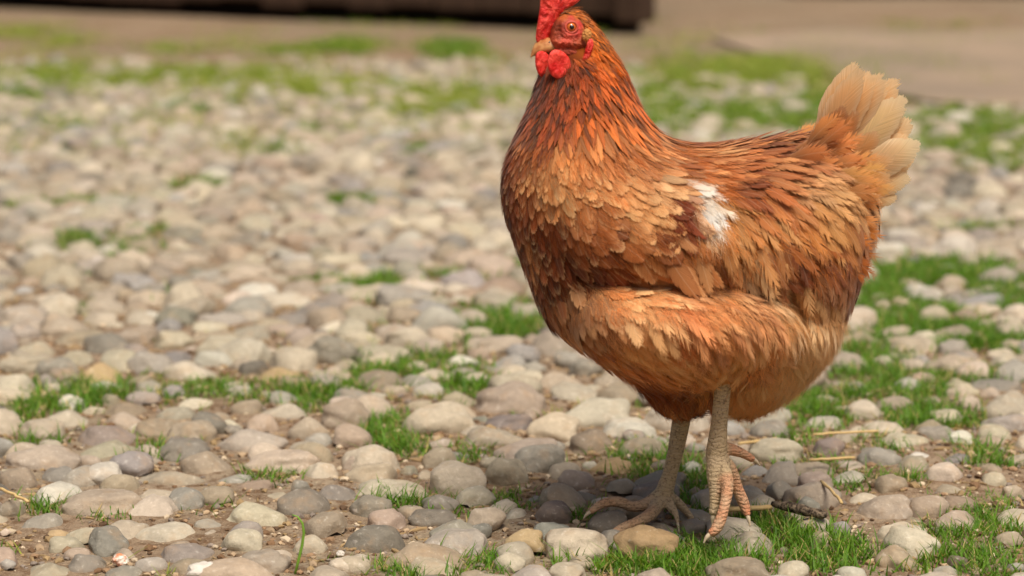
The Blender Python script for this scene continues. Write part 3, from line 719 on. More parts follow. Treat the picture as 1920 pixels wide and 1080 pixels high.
# near leg: raised, the toes hanging
legs.append(([n_(1372,640,.02), n_(1362,690), n_(1354,740), n_(1349,790), n_(1345,828), n_(1342,858), n_(1344,880)], [17*k_,17.5*k_,17*k_,17*k_,20*k_,21*k_,15*k_]))
near_toes = [([n_(1342,845), n_(1340,885,-.006), n_(1341,925,-.010), n_(1337,966,-.012)], [17*k_,16*k_,13*k_,8.5*k_]),
             ([n_(1350,860), n_(1364,905,-.014), n_(1357,955,-.024), n_(1345,988,-.028), n_(1330,1003,-.030)], [15*k_,12*k_,11.5*k_,11*k_,8*k_]),
             ([n_(1352,858), n_(1368,880,.004), n_(1382,915,.006), n_(1395,945,.004), n_(1402,968,.0)], [13*k_,14*k_,13*k_,11*k_,7*k_]),
             ([n_(1350,836,.004), n_(1372,843,.008), n_(1392,850,.012), n_(1413,862,.016)], [12*k_,11.5*k_,10.5*k_,7*k_])]
# far leg: planted
legs.append(([f_(1284,740), f_(1277,790), f_(1268,840), f_(1257,885), f_(1248,915), f_(1243,932)], [22*k_,20*k_,18*k_,16*k_,19*k_,18*k_]))
far_toes = [([f_(1240,925), f_(1215,944,-.004), f_(1186,950,-.008), f_(1160,941,-.012), f_(1130,944,-.016), f_(1106,960,-.020)], [16*k_,13*k_,12*k_,11*k_,10.5*k_,7*k_]),
            ([f_(1240,932), f_(1222,962,-.020), f_(1195,978,-.034), f_(1168,990,-.044), f_(1146,1001,-.052)], [15*k_,13*k_,11.5*k_,10*k_,7*k_]),
            ([f_(1246,930), f_(1258,950,-.012), f_(1268,966,-.020), f_(1271,982,-.026)], [13*k_,10*k_,7*k_,4.5*k_]),
            ([f_(1248,925), f_(1270,942,.004), f_(1286,958,.004), f_(1298,974,.002)], [13*k_,10*k_,9*k_,6*k_])]
bm = bmesh.new()
bv = [bm.verts.new(v) for v in HV]
for f in HF: bm.faces.new([bv[i] for i in f])
for pts, rad in legs: closed_tube(bm, pts, [r * 0.9 for r in rad])
for pts, rad in near_toes + far_toes: closed_tube(bm, pts, [r * 0.92 * (1.07 if i % 2 else 0.94) for i, r in enumerate(rad)])
bmesh.ops.delete(bm, geom=[v for v in bm.verts if not v.link_faces], context='VERTS')
bmesh.ops.recalc_face_normals(bm, faces=bm.faces)
me = bpy.data.meshes.new('tmp'); bm.to_mesh(me); bm.free()
tmp = bpy.data.objects.new('tmp', me); col.objects.link(tmp)
md = tmp.modifiers.new('r', 'REMESH'); md.mode = 'VOXEL'; md.voxel_size = 0.0014; md.use_smooth_shade = True
md = tmp.modifiers.new('s', 'SMOOTH'); md.factor = 0.5; md.iterations = 3
body_me = evaluated(tmp); bpy.data.objects.remove(tmp); body_me.name = 'body'
nvb = len(body_me.vertices); co = np.empty(nvb * 3, np.float32); body_me.vertices.foreach_get('co', co); co = co.reshape(-1, 3).astype(float)
no = np.empty(nvb * 3, np.float32); body_me.vertices.foreach_get('normal', no); no = no.reshape(-1, 3).astype(float)
print('body', nvb)
bpx, bpy_, _ = to_px(np.stack([co[:, 0], hen_y(co[:, 0]), co[:, 2]], 1))
# which vertices belong to the legs: nearer to a leg line than the trunk
def seg_dist(P, pts):
    best = np.full(len(P), 9.0); A_ = np.array([tuple(p) for p in pts])
    for a, b in zip(A_[:-1], A_[1:]):
        ab = b - a; t_ = np.clip(((P - a) @ ab) / (ab @ ab), 0, 1); best = np.minimum(best, np.linalg.norm(P - a - t_[:, None] * ab, axis=1))
    return best
ld = np.full(nvb, 9.0)
for pts, _ in legs + near_toes + far_toes: ld = np.minimum(ld, seg_dist(co, pts))
xi = np.clip(((co[:, 0] - hx[0]) / CS).round().astype(int), 0, len(hx) - 1); zi = np.clip(((co[:, 2] - hz[0]) / CS).round().astype(int), 0, len(hz) - 1)
trunk = mask[zi, xi] & (ld > 0.0105) | (bpy_ < 690)
c_feath = hcol(tone(paler(field(CT, bpx, bpy_), bpx, bpy_) * light_up(bpx, bpy_) * 0.76, 4, 244))
c_leg = np.repeat(linv((198, 172, 132))[None], nvb, 0)
pink = np.zeros(nvb)
for pts, _ in (near_toes[1], near_toes[2], near_toes[3]): pink = np.maximum(pink, np.clip(1.25 - seg_dist(co, pts[1:]) / 0.0075, 0, 1))
for pts, _ in far_toes[:2]: pink = np.maximum(pink, 0.5 * np.clip(1.25 - seg_dist(co, pts[1:]) / 0.0075, 0, 1))
c_leg = c_leg * (1 - pink[:, None] * 0.85) + linv((204, 112, 74)) * pink[:, None] * 0.85
add_col(body_me, 'c1', np.where(trunk[:, None], c_feath, c_leg))
body_me.materials.append(M['hide']); body_me.materials.append(M['leg'])
npoly = len(body_me.polygons); ls = np.empty(npoly, np.int32); body_me.polygons.foreach_get('loop_start', ls)
li = np.empty(len(body_me.loops), np.int32); body_me.loops.foreach_get('vertex_index', li)
body_me.polygons.foreach_set('material_index', np.where(trunk[li[ls]], 0, 1).astype(np.int32))
foot = atZ(1245, 955, 0)
hen = empty('hen', (foot.x, foot.y, 0))
tag(hen, 'brown hen with red comb standing on the cobbles, one foot lifted', 'hen')
body = link('body', body_me, None, hen)

# --- feathers
NU, NV_ = 5, 7
fu = np.linspace(-1, 1, NU); fv = np.linspace(0, 1, NV_)
FU, FVv = np.meshgrid(fu, fv)
fq = np.array([[r * NU + c, r * NU + c + 1, (r + 1) * NU + c + 1, (r + 1) * NU + c] for r in range(NV_ - 1) for c in range(NU - 1)])
from mathutils.bvhtree import BVHTree
bvh = BVHTree.FromPolygons([tuple(v) for v in co], [tuple(int(q) for q in li[a:a + 4]) for a in ls])
def hug(P, Nn, T, L, h):
    """how far a feather's tip must leave its tangent plane to lie h above the skin"""
    out = np.zeros(len(P))
    for i in range(len(P)):
        q = P[i] + T[i] * L[i]; loc, nr, _, dist = bvh.find_nearest(Vector(q))
        d = (Vector(q) - loc).dot(nr) if loc is not None else 0.0
        out[i] = np.clip(h[i] - d, -0.5 * L[i], 0.45 * L[i])
    return out
def feather_mesh(name, P, Nn, T, L, Wf, lift, curl, camber, point, c1, c2, fray, rim, spread=None):
    """a mesh of feathers; every argument has one row per feather"""
    n = len(P); B_ = np.cross(Nn, T)
    u = FU[None]; v = FVv[None]
    e = lambda a: np.asarray(a, float).reshape(-1, 1, 1)
    rnd_prof = np.clip(0.35 + v * 2.2, 0, 1) + 0 * u
    pt_prof = np.clip(0.35 + v * 2.0, 0, 1) * np.clip(1.06 - np.clip(v - 0.35, 0, 1) ** 1.3 * 1.7, 0.05, 1)
    prof = rnd_prof * (1 - e(point)) + pt_prof * e(point)
    across = u * prof * e(Wf) * 0.5
    along = v * e(L) + 0 * u
    up = e(lift) * v ** 1.7 + e(curl) * np.sin(v * np.pi) * e(L) - e(camber) * e(Wf) * (u * prof) ** 2 + 0.0006
    wob = rng.normal(0, 1, (n, 1, 1)) * 0.06 * e(L) * v ** 2
    V = P[:, None, None] + T[:, None, None] * along[..., None] + B_[:, None, None] * (across + wob)[..., None] + Nn[:, None, None] * up[..., None]
    nvv = NU * NV_
    faces = (np.arange(n)[:, None, None] * nvv + fq[None]).reshape(-1, 4)
    me = np_mesh(name, V.reshape(-1, 3), faces)
    rep = lambda a: np.repeat(np.asarray(a, float).reshape(n, -1), nvv, 0)
    add_col(me, 'c1', rep(c1)); add_col(me, 'c2', rep(c2))
    add_vec(me, 'par', rep(np.stack([np.asarray(fray).ravel() * np.ones(n), np.asarray(rim).ravel() * np.ones(n), rng.random(n)], 1)))
    uv = me.uv_layers.new(name='uv')
    tu = np.tile(((FU + 1) / 2).ravel(), n); tv = np.tile(FVv.ravel(), n)
    lv = faces.ravel()
    uv.data.foreach_set('uv', np.stack([tu[lv], tv[lv]], 1).astype(np.float32).ravel())
    return me
# candidates: random points over the trunk
body_me.calc_loop_triangles(); tri = np.empty(len(body_me.loop_triangles) * 3, np.int32); body_me.loop_triangles.foreach_get('vertices', tri); tri = tri.reshape(-1, 3)
tri = tri[trunk[tri].all(1)]
ta = 0.5 * np.linalg.norm(np.cross(co[tri[:, 1]] - co[tri[:, 0]], co[tri[:, 2]] - co[tri[:, 0]]), axis=1)
def scatter(n):
    k = rng.choice(len(tri), n, p=ta / ta.sum()); w = rng.dirichlet((1, 1, 1), n)
    P = (co[tri[k]] * w[..., None]).sum(1); Nn = (no[tri[k]] * w[..., None]).sum(1); Nn /= np.linalg.norm(Nn, axis=1, keepdims=True)
    px, py, _ = to_px(np.stack([P[:, 0], hen_y(P[:, 0]), P[:, 2]], 1))
    return P, Nn, px, py
def in_poly(poly, px, py): return inside(poly, px, py)
def tangent(px, py, Nn, jit):
    fl = field(FLOW, px, py); a = rng.normal(0, jit, len(px)); c, s = np.cos(a), np.sin(a)
    d = np.stack([fl[:, 0] * c - fl[:, 1] * s, np.zeros(len(px)), -(fl[:, 0] * s + fl[:, 1] * c)], 1)
    d /= np.linalg.norm(d, axis=1, keepdims=True)
    T = d - Nn * (d * Nn).sum(1, keepdims=True)
    l = np.linalg.norm(T, axis=1, keepdims=True); T = np.where(l > 0.15, T / np.maximum(l, 1e-6), np.array([[0.2, 0, -0.98]]))
    T = T - Nn * (T * Nn).sum(1, keepdims=True)
    return T / np.linalg.norm(T, axis=1, keepdims=True)
P, Nn, px, py = scatter(150000)
sz = field(SIZE, px, py)
FACE_IN = FACE.mean(0) + np.array([0, -9]) + (FACE - FACE.mean(0)) * 0.74
keep = ~in_poly(FACE_IN, px, py)
# dart throwing, the spacing follows the feather size
sel = []; hsh = {}
cellF = 0.006
spc = np.sqrt(sz[:, 0] * sz[:, 1]) * PXM * np.where((py > 270) & (px < 1400), 0.45, 0.40)
for i in range(len(P)):
    if not keep[i]: continue
    p = P[i]; r = spc[i]; c0 = (int(p[0] // cellF), int(p[1] // cellF), int(p[2] // cellF)); bad = False
    for a in (-1, 0, 1):
        for b in (-1, 0, 1):
            for c in (-1, 0, 1):
                for q in hsh.get((c0[0] + a, c0[1] + b, c0[2] + c), ()):
                    if (p[0] - q[0]) ** 2 + (p[1] - q[1]) ** 2 + (p[2] - q[2]) ** 2 < r * r: bad = True; break
                if bad: break
            if bad: break
        if bad: break
    if bad: continue
    hsh.setdefault(c0, []).append(p); sel.append(i)
sel = np.array(sel); P, Nn, px, py, sz = P[sel], Nn[sel], px[sel], py[sel], sz[sel]
nf = len(P); print('feathers', nf)
T = tangent(px, py, Nn, 0.16)
L = sz[:, 0] * PXM * rng.uniform(0.85, 1.3, nf); Wf = sz[:, 1] * PXM * rng.uniform(0.85, 1.2, nf)
fray = np.clip(0.09 + field(FRAY, px, py)[:, 0] * rng.uniform(0.7, 1.3, nf), 0, 0.95)
hack = ((py < 270) & (px < 1260)) * 1.0 * sstep(300, 200, py)
point = np.clip(hack * 0.95 + rng.uniform(0, 0.15, nf), 0, 1)
fl_ = field(FLOW, px, py); fl_ /= np.linalg.norm(fl_, axis=1, keepdims=True)
vx, vy = px + fl_[:, 0] * sz[:, 0] * 0.8, py + fl_[:, 1] * sz[:, 0] * 0.8      # where the feather's visible web lies
base = field(CT, vx + rng.normal(0, 8, nf), vy + rng.normal(0, 8, nf))
blot = np.array([mnoise.noise(Vector((p[0] * 55, p[1] * 55, p[2] * 55))) for p in P])
breast = sstep(1080, 1010, px) * sstep(250, 330, py)
bl2 = np.array([mnoise.noise(Vector((p[0] * 24 + 7, p[1] * 24, p[2] * 24))) for p in P])
mot = np.clip(0.04 + 0.45 * blot + 0.85 * bl2 + rng.normal(0, 0.16, nf), -0.8, 0.8) * (1 - 0.8 * hack)
buff, chest = np.array([228, 168, 108.]), np.array([124, 58, 22.])
white_m = (np.linalg.norm(base - np.array([246, 232, 216]), axis=1) < 40)
mot[white_m] = 0
mk = np.clip(np.abs(mot) * 1.25, 0, .9)[:, None]
def marks(base, px, py):
    """the white tuft and the dark patch on the wing"""
    w = np.clip(1.5 - 1.5 * (((px - 1318 - 0.15 * (py - 390)) / 22) ** 2 + ((py - 390) / 44) ** 2), 0, 1)[:, None]
    d = np.clip(1.6 - 1.6 * (((px - 1268) / 27) ** 2 + ((py - 386) / 42) ** 2), 0, 1)[:, None] * (1 - w)
    base = base * (1 - 0.9 * d) + np.array([116, 48, 18.]) * 0.9 * d
    return base * (1 - w) + np.array([250, 240, 230.]) * w, w[:, 0], d[:, 0]
base = np.where(mot[:, None] > 0, base * (1 - mk) + buff * mk, base * (1 - mk) + chest * mk)
base, wmk, dmk = marks(paler(base, vx, vy), vx, vy)
val = 1 + rng.normal(0, 0.06, nf) + breast * rng.choice([-0.3, 0.0, 0.14, 0.24], nf)
neckv = hack * rng.choice([-0.34, -0.1, 0.1, 0.3], nf); val += neckv
c1 = hcol(tone(base * light_up(px, py) * np.clip(val, 0.45, 1.35)[:, None], 8, 244))
pale = hcol((226, 176, 122)); darkc = hcol((104, 48, 18))
kk = rng.random(nf)[:, None]
c2 = np.where(kk < 0.62 + 0.2 * breast[:, None], c1 * 0.45 + pale * 0.55, c1 * 0.55 + darkc * 0.45)
orange = hack[:, None] > 0.4
c2 = np.where(orange, c1 * 0.6 + hcol((224, 140, 66)) * 0.4, c2)
c2 = np.where((wmk > 0.4)[:, None], linv((250, 244, 236)), np.where((dmk > 0.4)[:, None], c1 * 1.2, c2))
L = L * 1.4; Wf = Wf * 1.2
lift = hug(P, Nn, T, L, 0.0016 + L * (0.03 + 0.05 * rng.random(nf) + 0.22 * np.clip(fray - .4, 0, 1) * rng.random(nf) + 0.14 * sstep(1330, 1400, px) * sstep(1600, 1540, px) * sstep(370, 330, py) * rng.random(nf) ** 2)); curl = 0.012 + 0.02 * rng.random(nf)
rim = np.clip(rng.normal(0.6, 0.25, nf) + 0.25 * breast, 0.05, 1)
# near-side wing feathers are objects of their own, children of the wing
cre = np.interp(px, [950, 1010, 1060, 1110, 1200, 1270, 1370, 1450, 1500, 1560, 1620], [300, 420, 478, 496, 500, 492, 502, 522, 548, 566, 562])
wingz = (py < cre + 3) & (py > np.interp(px, [1020, 1100, 1200, 1300], [330, 290, 285, 330])) & (px > 1030) & (px < 1345) & (np.abs(Nn[:, 1]) > 0.45)
nearside = P[:, 1] < hen_y(P[:, 0])
def build(name, m, mat, parent, **kw):
    o = link(name, feather_mesh(name, P[m], Nn[m], T[m], L[m], Wf[m], lift[m], curl[m], np.full(m.sum(), 0.07), point[m], c1[m], c2[m], fray[m], rim[m]), mat, parent)
    return o
neckz = (hack > 0.25) & ~wingz
breastz = ~neckz & ~wingz & (px < 1130) & (py < 690)
thighz = ~neckz & ~wingz & ~breastz & (py > cre) & (px < 1440)
saddlez = ~neckz & ~wingz & ~breastz & ~thighz & (py < np.interp(px, [1400, 1500, 1600], [545, 572, 572]))
fluffz = ~neckz & ~wingz & ~breastz & ~thighz & ~saddlez
for nm, m in (('neck_hackle', neckz), ('breast_plumage', breastz), ('thigh_plumage', thighz), ('saddle_plumage', saddlez), ('rear_fluff', fluffz)):
    tag(build(nm, m, M['feather'], body), kind='stuff')
# wings: a shell along the flank with its feathers
def wing_shell(sgn):
    wm = mask & (P2Y < crease + 1) & (P2Y > np.interp(P2X, [1020, 1100, 1200, 1300], [335, 295, 290, 330])) & (P2X > 1035) & (P2X < 1330)
    ids = -np.ones(mask.shape, int); n = wm.sum(); ids[wm] = np.arange(n)
    Xs, Zs = X2[wm], Z2[wm]; off = Wb[wm]
    V = np.concatenate([np.stack([Xs, hen_y(Xs) + sgn * (off - 0.0006), Zs], 1), np.stack([Xs, hen_y(Xs) + sgn * (off - 0.006), Zs], 1)])
    a, b, c, d = ids[:-1, :-1], ids[:-1, 1:], ids[1:, 1:], ids[1:, :-1]; ok = (a >= 0) & (b >= 0) & (c >= 0) & (d >= 0)
    Q = np.stack([a[ok], b[ok], c[ok], d[ok]], 1)
    E = {}
    for q in Q:
        for i in range(4):
            e = (q[i], q[(i + 1) % 4])
            if (e[1], e[0]) in E: del E[(e[1], e[0])]
            else: E[e] = 1
    side = np.array([(e[1], e[0], e[0] + n, e[1] + n) for e in E])
    me = np_mesh('wing', V, np.concatenate([Q, Q[:, ::-1] + n, side]))
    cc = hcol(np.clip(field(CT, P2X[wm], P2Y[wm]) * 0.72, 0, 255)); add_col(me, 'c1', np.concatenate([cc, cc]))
    return me
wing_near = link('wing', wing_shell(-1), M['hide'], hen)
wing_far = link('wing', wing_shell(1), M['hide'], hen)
Nn2, P_2 = Nn.copy(), P.copy()
Lw, Ww = L.copy(), Wf.copy()
cand = np.nonzero(wingz & nearside)[0]
area_ = Lw[cand] * Ww[cand]; cand = cand[np.argsort(-area_)]
solo = cand[:270]; rest = np.zeros(nf, bool); rest[cand[270:]] = True
for i in solo:
    m = np.zeros(nf, bool); m[i] = True
    build('wing_feather', m, M['feather'], wing_near)
if rest.sum(): tag(build('small_coverts', rest, M['feather'], wing_near), kind='stuff')
tag(build('wing_plumage', wingz & ~nearside, M['feather'], wing_far), kind='stuff')

# --- tail: single quills fanned on both sides of the middle plane
def quill(base_px, tip_px, width, side, c1_, c2_, fr, bow=0.0, seed=0):
    rs = np.random.default_rng(seed); nu, nv2 = 9, 16
    b0 = np.array(hp(*base_px, 0.0)); t0 = np.array(hp(*tip_px, 0.0)); ax = t0 - b0; Lq = np.linalg.norm(ax); ax /= Lq
    nrm = np.array([-0.16, -1.0, 0]); nrm -= ax * (nrm @ ax); nrm /= np.linalg.norm(nrm)
    bi = np.cross(nrm, ax)
    V = np.zeros((nv2, nu, 3))
    for r in range(nv2):
        v = r / (nv2 - 1)
        prof = min(1, 0.25 + v * 1.6)
        for c in range(nu):
            u = -1 + 2 * c / (nu - 1)
            edge = 1 + 0.05 * rs.normal() if abs(u) == 1 else 1
            V[r, c] = b0 + ax * Lq * (v - 0.06 * u * u * (v > 0.85)) + bi * (u * prof * width * 0.5 * edge + bow * Lq * math.sin(v * math.pi) ) \
                + nrm * (side * (0.004 + 0.010 * v) * (1 if abs(side) < 2.5 else 1.0) + (0 if abs(side) < 2.5 else (0.030 - 0.020 * v) * (1 if side > 0 else -1)) - 0.12 * width * u * u - 0.03 * Lq * v * v * (1 if side > 0 else -1))
    idq = np.arange(nu * nv2).reshape(nv2, nu)
    Fq = np.stack([idq[:-1, :-1], idq[:-1, 1:], idq[1:, 1:], idq[1:, :-1]], -1).reshape(-1, 4)
    me = np_mesh('tail_feather', V.reshape(-1, 3), Fq)
    vv = np.repeat(np.linspace(0, 1, nv2), nu)
    k = sstep(0.05, 0.55, vv)[:, None]
    k2 = sstep(0.6, 0.98, vv)[:, None]; shd = rs.uniform(0.96, 1.1); mid_ = np.clip(np.array(c2_) * np.array([1.02, .95, .88]) * shd, 0, 250)
    cA = hcol(np.array(c1_) * 1.0) * (1 - k) + hcol(mid_) * k
    add_col(me, 'c1', cA * (1 - k2) + hcol(np.clip(np.array(c2_) * np.array([1.05, 1.02, .98]), 0, 250)) * k2)
    add_col(me, 'c2', np.repeat((hcol(np.array(c2_)) * 0.7 + hcol((250, 236, 212)) * 0.3)[None], len(vv), 0))
    add_vec(me, 'par', np.repeat(np.array([[fr, 0.7, rs.random()]]), len(vv), 0))
    uv = me.uv_layers.new(name='uv'); lv = Fq.ravel()
    uu = np.tile((np.linspace(-1, 1, nu) + 1) / 2, nv2)
    uv.data.foreach_set('uv', np.stack([uu[lv], vv[lv] * 2.2 % 1000], 1).astype(np.float32).ravel() * np.array([1, 1 / 2.2] * len(lv), np.float32))
    link('tail_feather', me, M['tail'], hen)
BR, CR = (210, 150, 90), (234, 196, 146)
TQ = [((1535,300),(1606,114),46,1,BR,CR,.10,.03),((1540,305),(1630,130),50,.6,BR,(232,192,140),.16,.02),((1548,310),(1655,136),52,1.4,BR,CR,.18,.02),((1552,312),(1684,146),54,.9,BR,(230,186,132),.20,.01),
((1556,318),(1694,182),54,1.6,BR,(238,206,160),.16,.0),((1560,324),(1706,226),56,1.1,BR,CR,.14,-.01),((1560,330),(1714,268),54,1.8,BR,(240,214,172),.12,-.02),((1560,338),(1712,292),48,.7,BR,CR,.12,-.03),
((1558,346),(1698,330),46,1.3,(206,146,88),(238,208,164),.14,-.04),((1556,352),(1676,366),44,1.0,(206,146,88),(234,198,148),.18,-.05),
((1540,296),(1584,196),34,2.0,(190,112,54),(208,146,86),.4,.02),((1548,304),(1606,206),34,2.2,(190,112,54),(214,156,98),.45,.02),((1556,316),(1640,250),36,2.3,(200,130,72),(228,182,128),.4,.0),((1560,328),(1660,292),36,2.4,(206,140,80),(230,188,136),.4,-.02),
((1556,340),(1656,326),36,2.4,(204,136,76),(224,176,118),.4,-.03)]
for i in range(9):                                  # quills between the quills
    a_, b_ = TQ[i], TQ[i + 1]; mm = lambda p, q: tuple((np.array(p) + np.array(q)) / 2 - (0, 0))
    tip_ = np.array(mm(a_[1], b_[1])); bs_ = np.array(mm(a_[0], b_[0])); tip_ = bs_ + (tip_ - bs_) * random.uniform(.90, 1.0)
    TQ.append((tuple(bs_), tuple(tip_), 44, random.uniform(.5, 1.9), BR, a_[5], random.uniform(.15, .4), a_[7]))
CV = [((1470,280),(1556,246)),((1488,282),(1572,236)),((1500,276),(1568,214)),((1512,288),(1590,226)),((1522,296),(1606,250)),((1535,300),(1626,282)),((1450,292),(1540,276)),((1540,320),(1632,326)),((1505,285),(1590,262)),((1515,300),(1606,290)),((1520,315),(1618,318)),((1525,335),(1630,345)),((1520,355),(1640,372)),((1510,375),(1638,402)),((1545,325),(1640,306)),((1540,345),(1655,338)),
((1480,300),(1566,300)),((1490,325),(1580,330)),((1495,350),(1596,362)),((1500,395),(1622,432)),((1530,380),(1644,424)),((1520,415),(1630,462)),((1510,440),(1612,500)),((1540,420),(1628,490)),((1500,460),(1596,528))]
for i, q in enumerate(CV):
    f_mid = field(CT, np.array([q[1][0] - 30.0]), np.array([max(q[1][1], 280.0)]))[0]
    TQ.append((q[0], q[1], 34, 2.6 + 0.25 * (i % 4), tuple(f_mid * 0.97), tuple(np.clip(f_mid * random.uniform(1.0, 1.22), 0, 245)), .95, random.uniform(-.06, .06)))
for i, q in enumerate(TQ):
    fq_ = q[6] * .6 + .05 if q[6] > .5 else q[6] * .35 + .03
    quill(q[0], q[1], q[2] * PXM * 1.4, q[3], q[4], q[5], fq_, q[7], 40 + i)
    quill(q[0], (q[1][0] + 4, q[1][1] + 6), q[2] * PXM * 1.4, -q[3] - 0.4, q[4], q[5], fq_, q[7], 80 + i)

# --- soft down: fine strands over the thighs, belly and rear
def strands(name, m_fn, n, lpx, width, parent, jit=0.3, lift_=0.35, seed=0):
    P, Nn, px, py = scatter(n); m = m_fn(px, py); P, Nn, px, py = P[m], Nn[m], px[m], py[m]; n = len(P)
    T = tangent(px, py, Nn, jit); S = 4
    Ls = lpx * PXM * rng.uniform(0.6, 1.4, n); B_ = np.cross(Nn, T)
    V = np.zeros((n, S, 2, 3)); li_ = lift_ * rng.uniform(0.4, 1.4, n); bd = rng.normal(0, 0.18, n)
    for k in range(S):
        f = k / (S - 1)
        C = P + T * (Ls * f)[:, None] + Nn * (Ls * (li_ * f - 0.5 * li_ * f * f) + 0.0012 * 2)[:, None] + B_ * (Ls * bd * f * f)[:, None]
        w = width * (1 - 0.85 * f)
        V[:, k, 0] = C - B_ * w; V[:, k, 1] = C + B_ * w
    q = np.array([[2 * k, 2 * k + 1, 2 * k + 3, 2 * k + 2] for k in range(S - 1)]).ravel()
    faces = (np.arange(n)[:, None] * (2 * S) + q[None]).reshape(-1, 4)
    fl_ = field(FLOW, px, py); px, py = px + fl_[:, 0] * lpx * 0.5, py + fl_[:, 1] * lpx * 0.5
    base = field(CT, px + rng.normal(0, 10, n), py + rng.normal(0, 10, n))
    bl = np.array([mnoise.noise(Vector((p[0] * 55, p[1] * 55, p[2] * 55))) * 0.5 + 0.55 * mnoise.noise(Vector((p[0] * 24 + 7, p[1] * 24, p[2] * 24))) for p in P])
    mk = np.clip(np.abs(bl) * 0.95, 0, .8)[:, None]
    base = np.where(bl[:, None] > 0, base * (1 - mk) + buff * mk, base * (1 - mk) + chest * mk)
    base = marks(paler(base, px, py), px, py)[0]
    base = base * np.where((py > 560) & (px > 1380), 1.0, 1.0)[:, None] * np.array([1.0, 0.975, 0.95])
    cc = hcol(tone(base * light_up(px, py) * (1.04 + 0.12 * rng.normal(size=(n, 1))), 10, 244))
    me = np_mesh(name, V.reshape(-1, 3), faces); add_col(me, 'c1', np.repeat(cc, 2 * S, 0))
    o = tag(link(name, me, M['down'], parent), kind='stuff'); print(name, n); return o
strands('down', lambda x, y: ((y > np.interp(x, [1100, 1200, 1440, 1500, 1600], [560, 520, 530, 560, 575])) & (x > 1080)) | ((x > 1290) & (x < 1360) & (y > 340) & (y < 440)), 34000, 26, 0.00013, body, 0.4, 0.4)
strands('rear_down', lambda x, y: (y > np.interp(x, [1370, 1440, 1500, 1600], [690, 560, 575, 560])) & (x > 1370), 70000, 30, 0.00013, body, 0.45, 0.5)
strands('covert_down', lambda x, y: (x < 1360) & (y > 270) & (y < 640), 90000, 17, 0.00011, body, 0.25, 0.22)
strands('neck_down', lambda x, y: (y < 150) & (x > 1020) & ~in_poly(FACE_IN, x, y), 60000, 13, 0.00014, body, 0.2, 0.25)
strands('saddle_down', lambda x, y: (x > 1340) & (y > 320) & (y < 560), 16000, 24, 0.00012, body, 0.3, 0.3)

# --- head
YAW = R(24)
fw = Vector((-math.cos(YAW), -math.sin(YAW), -0.08)).normalized(); sd_ = Vector((math.sin(YAW), -math.cos(YAW), 0)); hu = Vector((0, 0, 1))
hc = hp(1062, 72)
def ring_blob(name, pts, thick, mat, parent, yfun, cen=None, rings=12, flat=2.0, relief=None, colour=None, it=3):
    """an outline (photo pixels) swollen to a rounded flap; yfun gives the depth of its middle"""
    P = smooth_closed(np.array(pts, float), it); c = np.array(cen if cen else P.mean(0)); n = len(P)
    bm = bmesh.new(); grid = []
    for s_ in (1, -1):
        for r in range(rings + 1):
            a = r / rings * math.pi / 2; k = math.cos(a) if flat == 2.0 else 1 - (r / rings) ** 1.3; h = max(0.0, 1 - k ** flat) ** 0.5 * thick
            if r == 0 and s_ == -1: continue
            row = []
            if r == rings:
                v = atY(c[0], c[1], yfun(*c) - s_ * (h + (relief(*c) if relief else 0))); row = [bm.verts.new(v)]
            else:
                for p in P:
                    q = c + (p - c) * k; rl = relief(*q) * min(1, 3 * h / thick) if relief else 0.0
                    row.append(bm.verts.new(atY(q[0], q[1], yfun(*q) - s_ * (h + rl))))
            grid.append((s_, r, row))
    front = [g for g in grid if g[0] == 1]; backr = [front[0]] + [g for g in grid if g[0] == -1]
    for rows, flip in ((front, False), (backr, True)):
        for (a_, b_) in zip(rows[:-1], rows[1:]):
            A_, B_ = a_[2], b_[2]
            for i in range(n):
                j = (i + 1) % n
                f = (A_[i], A_[j], B_[0]) if len(B_) == 1 else (A_[i], A_[j], B_[j], B_[i])
                bm.faces.new(f[::-1] if flip else f)
    bmesh.ops.recalc_face_normals(bm, faces=bm.faces)
    me = bpy.data.meshes.new(name); bm.to_mesh(me); bm.free(); me.polygons.foreach_set('use_smooth', np.ones(len(me.polygons), bool))
    if colour:
        q = np.empty(len(me.vertices) * 3, np.float32); me.vertices.foreach_get('co', q); qx, qy, _ = to_px(q.reshape(-1, 3)); add_col(me, 'c1', linv(field(colour, qx, qy)))
    return link(name, me, mat, parent)
ymid = hc.y; xpx = lambda px: (px - 1062) * PXM
head_y = lambda px, py: ymid + math.tan(YAW) * xpx(px)          # the head's middle plane, turned to the viewer
comb_pts = [(1004,80),(1005,58),(1010,30),(1013,8),(1012,-14),(1016,-40),(1026,-52),(1034,-30),(1040,-12),(1044,-44),(1056,-66),(1066,-36),(1070,-14),(1078,-44),(1092,-56),(1098,-28),(1094,-6),(1080,8),(1064,16),(1050,30),(1042,50),(1034,72),(1020,84)]
comb = ring_blob('comb', comb_pts, 0.0048, M['comb'], hen, lambda a, b: head_y(a, b) - 0.001, (1040, 18), relief=lambda a, b: 0.0016 * mnoise.noise(Vector((a / 9, b / 9, 2))) + 0.0008 * mnoise.noise(Vector((a / 4, b / 4, 7))))
def face_relief(a, b):
    d = math.hypot((a - 1071) / 1.08, b - 51)
    r = -0.0020 * math.exp(-(d / 9) ** 2) + 0.0007 * math.exp(-((d - 15) / 4.5) ** 2) - 0.0004 * math.exp(-((d - 23) / 3.0) ** 2)
    r += 0.0010 * math.exp(-((b - 80 - 0.1 * (a - 1060)) / 5) ** 2) - 0.0014 * math.exp(-((b - 91 - 0.1 * (a - 1060)) / 4) ** 2)
    r -= 0.0030 * math.exp(-(((a - 1046) / 10) ** 2 + ((b - 58) / 14) ** 2))
    return r + 0.0009 * mnoise.noise(Vector((a / 6, b / 4, 5))) + 0.0005 * mnoise.noise(Vector((a / 2.5, b / 2.5, 1)))
